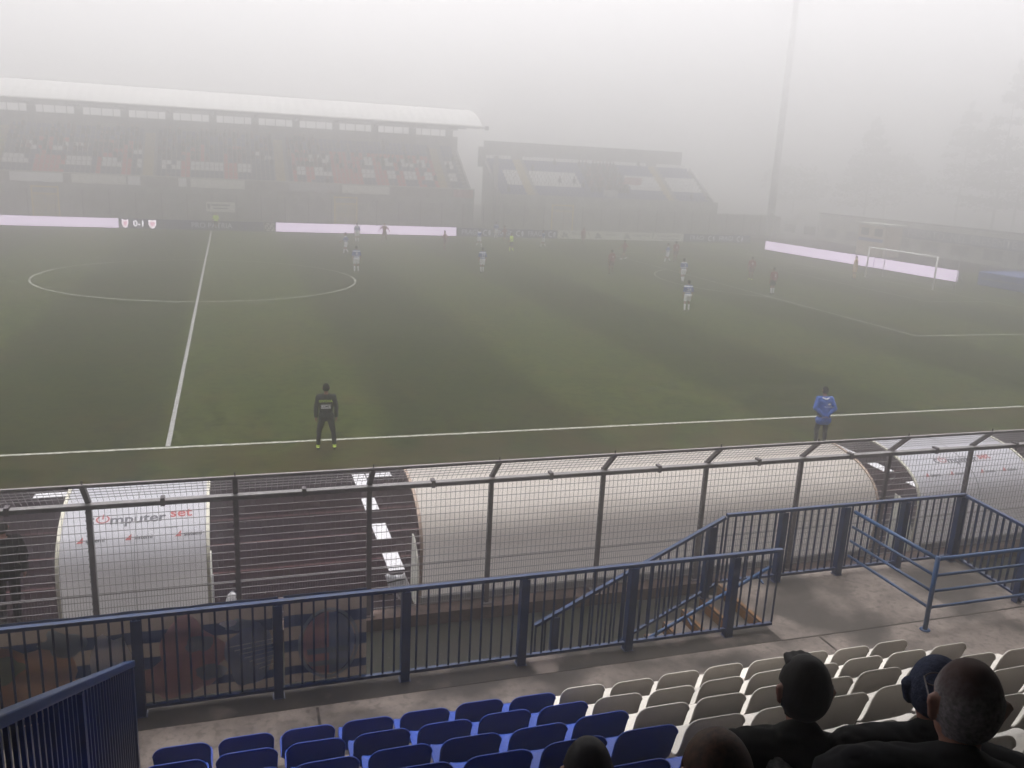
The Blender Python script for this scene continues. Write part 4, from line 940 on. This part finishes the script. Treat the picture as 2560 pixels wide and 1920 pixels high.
def pose(H=1.78, spread=.13, stride=0., arms='down', lean=0., headturn=0., bend=0., seated=False):
    S = H/1.78; J = {}; V = Vector
    J['side'] = V((1,0,0)); J['back'] = V((0,-1,0))
    if not seated:
        dr = .02+abs(stride)*.12
        J['pel'] = V((0,0,.93-dr))*S; J['waist'] = V((0,.02+lean*.15,1.10-dr))*S; J['chest'] = V((0,.03+lean*.38,1.30-dr))*S; J['neck'] = V((0,.02+lean*.52,1.47-dr))*S; J['head'] = V((0,.045+lean*.66,1.645-dr))*S
        for s, g_ in (('l',-1), ('r',1)):
            J['hp'+s] = V((g_*.09,0,.90-dr))*S; st = stride*g_
            J['an'+s] = V((g_*spread, st*.42, .085+max(0, -st)*.28))*S; J['kn'+s] = V((g_*(spread*.65+.04), st*.20+.06+max(0, -st)*.05, .50-dr*.5))*S; J['ft'+s] = V((g_*.15, 1, -max(0, -st)*.9)).normalized()
    else:
        J['pel'] = V((0,0,.50))*S; J['waist'] = V((0,-.02+lean*.15,.68))*S; J['chest'] = V((0,.0+lean*.4,.88))*S; J['neck'] = V((0,.02+lean*.55,1.06))*S; J['head'] = V((0,.05+lean*.7,1.235))*S
        for s, g_ in (('l',-1), ('r',1)):
            J['hp'+s] = V((g_*.09,.02,.48))*S; J['kn'+s] = V((g_*.15,.44,.50))*S; J['an'+s] = V((g_*.14,.42,.085))*S; J['ft'+s] = V((g_*.1,1,0)).normalized()
    c = J['chest']; 
    for s, g_ in (('l',-1), ('r',1)):
        sh = V((g_*.185*S, c.y-.0, c.z+.125*S)); J['sh'+s] = sh
        if arms == 'down': el = sh+V((g_*.07,-.03,-.29))*S; wr = el+V((g_*.0,.05,-.25))*S
        elif arms == 'run': el = sh+V((g_*.08,-.20*g_*(1 if stride >= 0 else -1)*.8,-.22))*S; wr = el+V((-g_*.02,.20,-.02+.10*g_*(1 if stride >= 0 else -1)))*S
        elif arms == 'wide': el = sh+V((g_*.20,0,-.20))*S; wr = el+V((g_*.12,.04,-.20))*S
        elif arms == 'behind': el = sh+V((g_*.11,-.10,-.26))*S; wr = V((g_*.035*S, c.y-.19*S, c.z-.34*S)); J['hd'+s] = V((-g_*.8,-.1,-.4)).normalized()
        elif arms == 'face': 
            if g_ < 0: el = sh+V((-.22,.10,.02))*S; wr = J['head']+V((-.11,.08,.03))*S; J['hd'+s] = V((.2,.1,1)).normalized()
            else: el = sh+V((.08,-.03,-.28))*S; wr = el+V((0,.05,-.25))*S
        elif arms == 'lap': el = sh+V((g_*.07,.06,-.28))*S; wr = el+V((-g_*.06,.22,-.05))*S
        elif arms == 'hips': el = sh+V((g_*.20,-.06,-.22))*S; wr = V((g_*.16*S, c.y-.02*S, c.z-.26*S)); J['hd'+s] = V((-g_*.3,.8,-.2)).normalized()
        J['el'+s] = el; J['wr'+s] = wr
    J['S'] = S; J['ht'] = headturn; return J
def person(loc, yawd, label, J, vox=.017, kit=None, hair='hair_dark', group=None, face=False, hairstyle='short', noleg=False):
    S = J['S']; sk = skeleton(J, S)
    if noleg: sk = [c for c in sk if c[4] not in ('foot',)]
    hd = J['head']; ht = J['ht']
    el = [(hd.x, hd.y-.005*S, hd.z+.03*S, .078*S, .098*S, .105*S), (hd.x, hd.y+.02*S, hd.z-.045*S, .062*S, .070*S, .072*S)]
    def hp(x, y, z): return hd+rotz(Vector((x, y, z))*S, ht)
    cp = list(sk); cp += [(hp(0,.080,.005), .011*S, hp(0,.100,-.026), .013*S, 'head'), (hp(-.02,.085,-.065), .012*S, hp(.02,.085,-.065), .012*S, 'head'), (hp(0,.07,-.10), .025*S, hp(0,.06,-.09), .028*S, 'head')]
    for g_ in (-1, 1): cp += [(hp(g_*.078,-.005,-.025), .013*S, hp(g_*.088,-.015,.028), .017*S, 'head'), (hp(g_*.03,.085,.02), .012*S, hp(g_*.012,.088,.022), .012*S, 'head')]
    if ht:
        a = ht; el = [(hd.x-math.sin(a)*dy*S, hd.y+math.cos(a)*dy*S, hd.z+dz*S, rx*S, ry*S, rz*S) for dy, dz, rx, ry, rz in ((-.005,.03,.080,.093,.105), (.02,-.045,.062,.070,.072))]
    o = caps_mesh(cp, vox*S, 2 if vox > .012 else 4, 'person', el); me = o.data
    me.materials.clear(); me.materials.append(M['skin'])
    # which zone each vertex belongs to
    C = [dict(a=c[0], r0=c[1], b=c[2], r1=c[3], z=c[4]) for c in sk]; N = len(me.vertices); zone = [None]*N; tt = [0]*N
    for i, v in enumerate(me.vertices):
        p = v.co
        if (p-hd).length < .16*S and p.z > hd.z-.11*S: zone[i] = 'head'; continue
        best = 9
        for c in C:
            d, t = segd(p, c)
            if d < best: best = d; zone[i] = c['z']; tt[i] = t
    def wear(name, mk, test, off, smooth_noise=0.):
        idx = {}; vs = []; fs = []
        for p in me.polygons:
            if all(test(zone[j], tt[j], me.vertices[j].co) for j in p.vertices):
                f = []
                for j in p.vertices:
                    if j not in idx:
                        v = me.vertices[j]; idx[j] = len(vs); q = off
                        if smooth_noise: q += smooth_noise*noise.noise(v.co*9)
                        vs.append(v.co+v.normal*q)
                    f.append(idx[j])
                fs.append(f)
        if not vs: return None
        m2 = bpy.data.meshes.new(name); m2.from_pydata([tuple(v) for v in vs], [], fs); m2.materials.append(M[mk]); m2.polygons.foreach_set('use_smooth', [True]*len(fs)); m2.update()
        q = bpy.data.objects.new(name, m2); link(q, o); return q
    me.update()
    for spec in (kit or []): wear(*spec)
    if hairstyle != 'none':
        def ish(z, t, p):
            if z != 'head': return False
            q = rotz(p-hd, -ht)/S
            if abs(q.x) > .079 and abs(q.z) < .045 and hairstyle != 'cap': return False
            if hairstyle in ('short', 'bald'): return (q.z > .075 and q.y < .09) or (q.y < -.012 and q.z > -.065+.02*noise.noise(q*40)) or (q.y < .05 and q.z > .035)
            if hairstyle == 'long': return (q.y < .05 and q.z > -.12) or q.z > .08
            if hairstyle == 'cap': return q.z > .025 or (q.y < .03 and q.z > -.045)
            return False
        wear('hair' if hairstyle != 'cap' else 'beanie', hair, ish, {'bald': .004, 'long': .02}.get(hairstyle, .012)*S, .005 if hairstyle != 'cap' else .0)
    if face:
        for g_ in (-1, 1):
            b = MB().use('black'); p = hp(g_*.032, .080, .004); b.tube(p-Vector((0,0,.002)), p+Vector((0,0,.002)), .008, .008, 8); b.obj('eye', o)
    o.location = loc; o.rotation_euler.z = R(yawd); tag(o, label, 'person', group); return o
SH = lambda z, t, p: z in ('torso', 'uarm') or (z == 'hip')
def kit(shirt, shorts, socks, boots, S=1., longs=False):
    return [('shirt', shirt, lambda z, t, p: z == 'torso' or (z == 'uarm') or (z == 'farm' and longs) or (z == 'hip' and p.z > .90*S), .020, .008),
            ('shorts', shorts, lambda z, t, p: (z == 'hip' and p.z < .97*S) or (z == 'thigh' and p.z > .60*S), .030, .006),
            ('sock', socks, lambda z, t, p: z == 'shin' and p.z > .10*S and p.z < .46*S, .008), ('boot', boots, lambda z, t, p: z == 'foot' or (z == 'shin' and p.z <= .10*S), .008)]
HOME = kit('hoops', 'white_kit', 'white_kit', 'boot_dark'); AWAY = kit('maroon', 'maroon_dk', 'maroon_dk', 'boot_dark'); AWAYW = kit('maroon', 'cloth_black', 'white_kit', 'boot_dark')
GH = 'players in blue and white hoops'; GA = 'players in dark red'
def number(o, s, J, size=.26, mk='white_kit'):
    c = J['chest']; f = lambda u, v: (u, c.y-.165, c.z-.03+v); q = text('number', s, size, mk, f, o, .006)
PL = [ # x, y, yaw, label, pose args, kit, group, number
 (10.41,46.78,75,'player in blue and white hoops walking left of the group, beyond the centre circle', dict(stride=.45, arms='run'), HOME, GH, None),
 (9.71,35.67,0,'player in blue and white hoops standing at the right edge of the centre circle', dict(spread=.12), HOME, GH, '8'),
 (12.7,57.0,20,'player in hoops in front of the seam of the long lit screen', dict(), HOME, GH, None),
 (15.5,58.8,150,'player in dark red running with arms spread in front of the long lit screen', dict(stride=.5, arms='wide'), AWAY, GA, None),
 (19.46,51.0,60,'player in dark red with a pale number near the right end of the lit screen', dict(stride=.2, arms='run'), AWAY, GA, '5'),
 (23.5,54.5,-60,'pale figure in hoops jogging in front of the first navy logo', dict(stride=.5, arms='run'), HOME, GH, None),
 (18.63,36.16,5,'player in blue and white hoops standing alone right of the centre circle', dict(spread=.08), HOME, GH, '23'),
 (28.05,64.2,10,'far pale player in hoops close to the middle navy logo', dict(), HOME, GH, None),
 (27.5,59.4,60,'player in dark red just left of the referee', dict(stride=.3, arms='run'), AWAY, GA, None),
 (30.1,55.3,80,'player in hoops running in front of the third navy logo', dict(stride=.5, arms='run'), HOME, GH, None),
 (36.1,60.0,200,'player in dark red in front of the wide cream board', dict(stride=.4), AWAY, GA, None),
 (34.4,46.3,40,'player in dark red running with pale boots beyond the penalty arc', dict(stride=.65, arms='run'), kit('maroon','maroon_dk','maroon_dk','white_kit'), GA, None),
 (28.76,36.5,10,'player in dark red with white number left of the penalty arc', dict(spread=.14), AWAY, GA, '4'),
 (37.4,44.0,60,'player in hoops striding next to a dark red opponent', dict(stride=.6, arms='run'), HOME, GH, None),
 (38.9,45.4,0,'player in dark red beside the striding hooped player', dict(spread=.1), AWAY, GA, '6'),
 (32.2,31.75,5,'player in blue and white hoops walking at the penalty arc', dict(stride=.35), HOME, GH, '3'),
 (25.98,19.91,-5,'nearest player in blue and white hoops with number 26 on the back', dict(stride=.12, spread=.14), HOME, GH, '26'),
 (38.94,33.57,-20,'player in dark red with one yellow boot inside the penalty area', dict(stride=.3), kit('maroon','maroon_dk','maroon_dk','fluo'), GA, '9'),
 (35.99,26.41,5,'player in dark red shirt, dark shorts and white socks on the penalty area line', dict(spread=.09), AWAYW, GA, '2'),
]
for x, y, yw, lab, pa, kt, gr, num in PL:
    J = pose(1.82, **pa); o = person((x, y, .012), yw, lab, J, kit=kt, group=gr)
    if num: number(o, num, J)
J = pose(1.80, stride=.3, arms='run'); person((25.44, 50.69, .012), 100, 'referee in bright yellow shirt and dark shorts', J, kit=kit('ref_shirt', 'cloth_black', 'fluo', 'boot_dark'))
J = pose(1.80, stride=.0); person((.45, 65.9, .012), 180, 'assistant referee in yellow shirt on the far touchline at the halfway line', J, kit=kit('ref_shirt', 'cloth_black', 'cloth_black', 'boot_dark'))
J = pose(1.88, arms='face', spread=.14); person((49.2, 34.61, .012), 80, 'goalkeeper in ochre kit with a hand raised to his face', J, kit=kit('keeper', 'keeper', 'keeper', 'boot_dark', longs=True))

# man in black tracksuit on the touchline
TR = [('jacket', 'tracksuit', lambda z, t, p: z in ('torso', 'uarm', 'farm') or (z == 'hip' and p.z > .88), .022, .008), ('trousers', 'tracksuit', lambda z, t, p: (z == 'hip' and p.z < .95) or z in ('thigh',) or (z == 'shin' and p.z > .13), .016, .006),
      ('sock', 'fluo', lambda z, t, p: z in ('shin', 'foot') and .055 < p.z <= .15, .012), ('shoe', 'boot_dark', lambda z, t, p: z == 'foot' and p.z <= .075, .008)]
J = pose(1.80, spread=.21, arms='down'); J['neck'].z += .0
o = person((3.93, -.79, .012), -4, 'man in a black tracksuit with yellow socks standing on the near touchline', J, .012, TR, 'hair_dark', None, True)
c = J['chest']
text('back_lettering', 'GIVOVA', .095, 'fluo', lambda u, v: (u-.015, c.y-.172, c.z+.055+v), o, .002, 1.0)
b = MB().use('txt_white'); b.box(-.135, .115, c.y-.174, c.y-.166, c.z-.14, c.z-.04); q = b.obj('back_patch', o)
text('back_lettering', 'COMET', .085, 'cloth_black', lambda u, v: (u-.01, c.y-.177, c.z-.09+v), o, .001, .9)
# man in blue coat
CO = [('trousers', 'trouser', lambda z, t, p: z in ('thigh', 'hip') or (z == 'shin' and p.z > .09), .016, .006), ('shoe', 'boot_dark', lambda z, t, p: z == 'foot', .010)]
J = pose(1.77, spread=.13, arms='behind', lean=.1)
o = person((17.85, -2.75, .012), -14, 'man in a long blue coat with hands behind his back beyond the long dugout', J, .012, CO, 'hair_dark', None, True)
cc = []; V = Vector
cc += [(J['pel']+V((-.07,-.01,-.12)), .16, J['pel']+V((.07,-.01,-.12)), .16), (J['pel']+V((0,-.01,-.02)), .17, J['chest'], .165), (J['waist']+V((-.06,0,0)), .14, J['chest']+V((-.09,0,.02)), .14), (J['waist']+V((.06,0,0)), .14, J['chest']+V((.09,0,.02)), .14), (J['chest'], .13, J['neck']-V((0,0,.03)), .085)]
for s in 'lr': cc += [(J['neck']-V((0,0,.03)), .075, J['sh'+s], .078), (J['sh'+s], .085, J['el'+s], .068), (J['el'+s], .068, J['wr'+s], .052)]
q = caps_mesh([(*k, 'x') for k in cc], .013, 4, 'coat'); q.data.materials.clear(); q.data.materials.append(M['coat_blue']); q.parent = o
nk = J['neck']
hc = [(nk+V((-.09,-.07,.0)), .022, nk+V((.0,-.13,-.03)), .024), (nk+V((.09,-.07,.0)), .022, nk+V((.0,-.13,-.03)), .024)]
q = caps_mesh([(*k, 'x') for k in hc], .01, 3, 'hood'); q.data.materials.clear(); q.data.materials.append(M['sheet_white']); q.parent = o
b = MB().use('txt_white'); b.add([(.03+.045*math.cos(k*math.pi/8), -.205+.0*k, J['chest'].z+.035+.03*math.sin(k*math.pi/8)) for k in range(16)], [tuple(range(16))]); q = b.obj('back_emblem', o)
text('back_lettering', 'PRO PATRIA', .055, 'txt_white', lambda u, v: (u+.03, -.215, J['chest'].z-.05+v), o, .001)
# steward at the left edge behind the fence
J = pose(1.78, spread=.10, arms='down'); person((-1.80, -8.6, .005), 20, 'person in black standing on the track left of the short dugout', J, .014, [('jacket', 'cloth_black', TR[0][2], .035, .01), ('trousers', 'cloth_black', TR[1][2], .02, .006), ('shoe', 'boot_dark', lambda z, t, p: z == 'foot' or (z == 'shin' and p.z < .14), .008)], 'hair_dark')

# ---- spectators seated in front of the camera
def spectator(loc, yawd, label, hair, style, jk, ht, H=1.76, lean=.1, skin=None, extra=None, jr=1., vox=.008):
    J = pose(H, seated=True, arms='lap', lean=lean, headturn=ht)
    kt = [('trousers', 'trouser', lambda z, t, p: z in ('thigh', 'hip', 'shin'), .016, .004), ('shoe', 'boot_dark', lambda z, t, p: z == 'foot', .008)]
    o = person(loc, yawd, label, J, vox, kt, hair, None, True, style); V = Vector; cc = []; k = jr
    cc += [(J['pel']+V((-.06,0,.02)), .17*k, J['pel']+V((.06,0,.02)), .17*k), (J['pel'], .175*k, J['chest'], .17*k), (J['waist']+V((-.07,0,0)), .14*k, J['chest']+V((-.10,0,.02)), .145*k), (J['waist']+V((.07,0,0)), .14*k, J['chest']+V((.10,0,.02)), .145*k), (J['chest'], .14*k, J['neck']-V((0,.0,.0)), .088), (J['neck']-V((0,.02,.03)), .095, J['neck']+V((0,-.01,.035)), .078)]
    for s in 'lr': cc += [(J['neck']-V((0,0,.03)), .092*k, J['sh'+s]+V((0,0,.0)), .095*k), (J['sh'+s], .092*k, J['el'+s], .072*k), (J['el'+s], .070*k, J['wr'+s], .055*k)]
    q = caps_mesh([(*c, 'x') for c in cc], .011, 5, 'jacket'); wx_ = 1.16 if jr > 1 else 1.08; q.data.materials.clear(); q.data.materials.append(M[jk]); q.parent = o
    for v in q.data.vertices: v.co.x *= wx_; v.co += v.normal*(.014*noise.noise(Vector((v.co.x*7, v.co.y*7, v.co.z*13)))+.010*abs(noise.noise(Vector((v.co.x*14, v.co.y*14, v.co.z*30)))))
    if extra: extra(o, J)
    return o
def furhood(o, J):
    n = J['neck']; V = Vector; c = [(n+V((-.12,-.04,-.01)), .045, n+V((-.06,-.13,-.06)), .055), (n+V((-.06,-.13,-.06)), .055, n+V((.06,-.13,-.06)), .055), (n+V((.06,-.13,-.06)), .055, n+V((.13,-.03,.0)), .05)]
    q = caps_mesh([(*k, 'x') for k in c], .008, 2, 'fur_hood'); q.data.materials.clear(); q.data.materials.append(M['fur']); q.parent = o
    for v in q.data.vertices: v.co += v.normal*.005*noise.noise(v.co*60)
    h = J['head']; P = lambda x, y, z: h+rotz(V((x, y, z)), J['ht'])
    c = [(P(x, .025, .108-abs(x)*.2), .026, P(x*.9-.008, .078, .112-abs(x)*.3), .015) for x in (-.045, -.02, .005, .03)]
    q = caps_mesh([(*k, 'x') for k in c], .007, 1, 'quiff'); q.data.materials.clear(); q.data.materials.append(M['hair_dark']); q.parent = o
def glasses(o, J):
    h = J['head']; V = Vector; b = MB().use('post_grey'); P = lambda x, y, z: h+rotz(V((x, y, z)), J['ht'])
    for g_ in (-1, 1):
        pts = [P(g_*.036+.026*math.cos(a*math.pi/6), .118, .006+.019*math.sin(a*math.pi/6)) for a in range(12)]
        for i in range(12): b.tube(pts[i], pts[(i+1) % 12], .0022, n=5)
        b.tube(P(g_*.064, .117, .012), P(g_*.086, .0, .010), .0022, n=5)
    b.tube(P(-.01,.12,.012), P(.01,.12,.012), .0022, n=5); b.obj('glasses', o)
def ribs(o, J): pass
FZ = lambda k: RH[k]-.78
def seat_at(head, H, lean):   # place by the head centre
    J = pose(H, seated=True, lean=lean); return Vector(head)-Vector((J['head'].x, J['head'].y, J['head'].z))
def putspec(head, yawd, H, lean, *a, **k):
    J = pose(H, seated=True, lean=lean); hh = rotz(J['head'], R(yawd)); return spectator(tuple(Vector(head)-hh), yawd, *a, H=H, lean=lean, **k)
putspec((3.514, -20.521, 5.745), -24, 1.78, .05, 'young man with short dark quiff and fur collared jacket seated before the white seats', 'hair_dark', 'short', 'coat_dark', R(3), extra=furhood, jr=1.08)
putspec((3.40, -21.24, 6.195), -34, 1.76, .1, 'older man with thinning grey hair, glasses and black coat at lower right', 'hair_grey', 'bald', 'cloth_dark', R(9), extra=glasses, jr=1.22)
putspec((3.90, -20.70, 5.80), -30, 1.74, .12, 'person in a blue grey knitted hat beside the grey haired man', 'beanie', 'cap', 'cloth_black', R(-10), jr=1.22)
putspec((2.812, -20.335, 5.412), -20, 1.76, .05, 'spectator with very short dark hair in front of the blue seats, head just in view', 'hair_dark', 'short', 'cloth_black', 0.)
putspec((2.822, -21.063, 5.958), -25, 1.70, .05, 'brown haired spectator at the bottom edge, only the top of the head in view', 'hair_brown', 'long', 'cloth_dark', 0.)

# ---------------------------------------------------------------- fog
m = bpy.data.materials.new('haze'); m.use_nodes = True; t_ = m.node_tree; t_.nodes.remove(t_.nodes["Principled BSDF"])
pv = t_.nodes.new("ShaderNodeVolumePrincipled"); pv.inputs['Color'].default_value = (.985, .98, .975, 1); pv.inputs['Density'].default_value = .0168; pv.inputs['Anisotropy'].default_value = .88
t_.links.new(pv.outputs[0], t_.nodes["Material Output"].inputs['Volume'])
b = MB().use(m); b.box(-395, 395, -395, 395, -1.4, 33.2); stuff(b.obj('haze'))
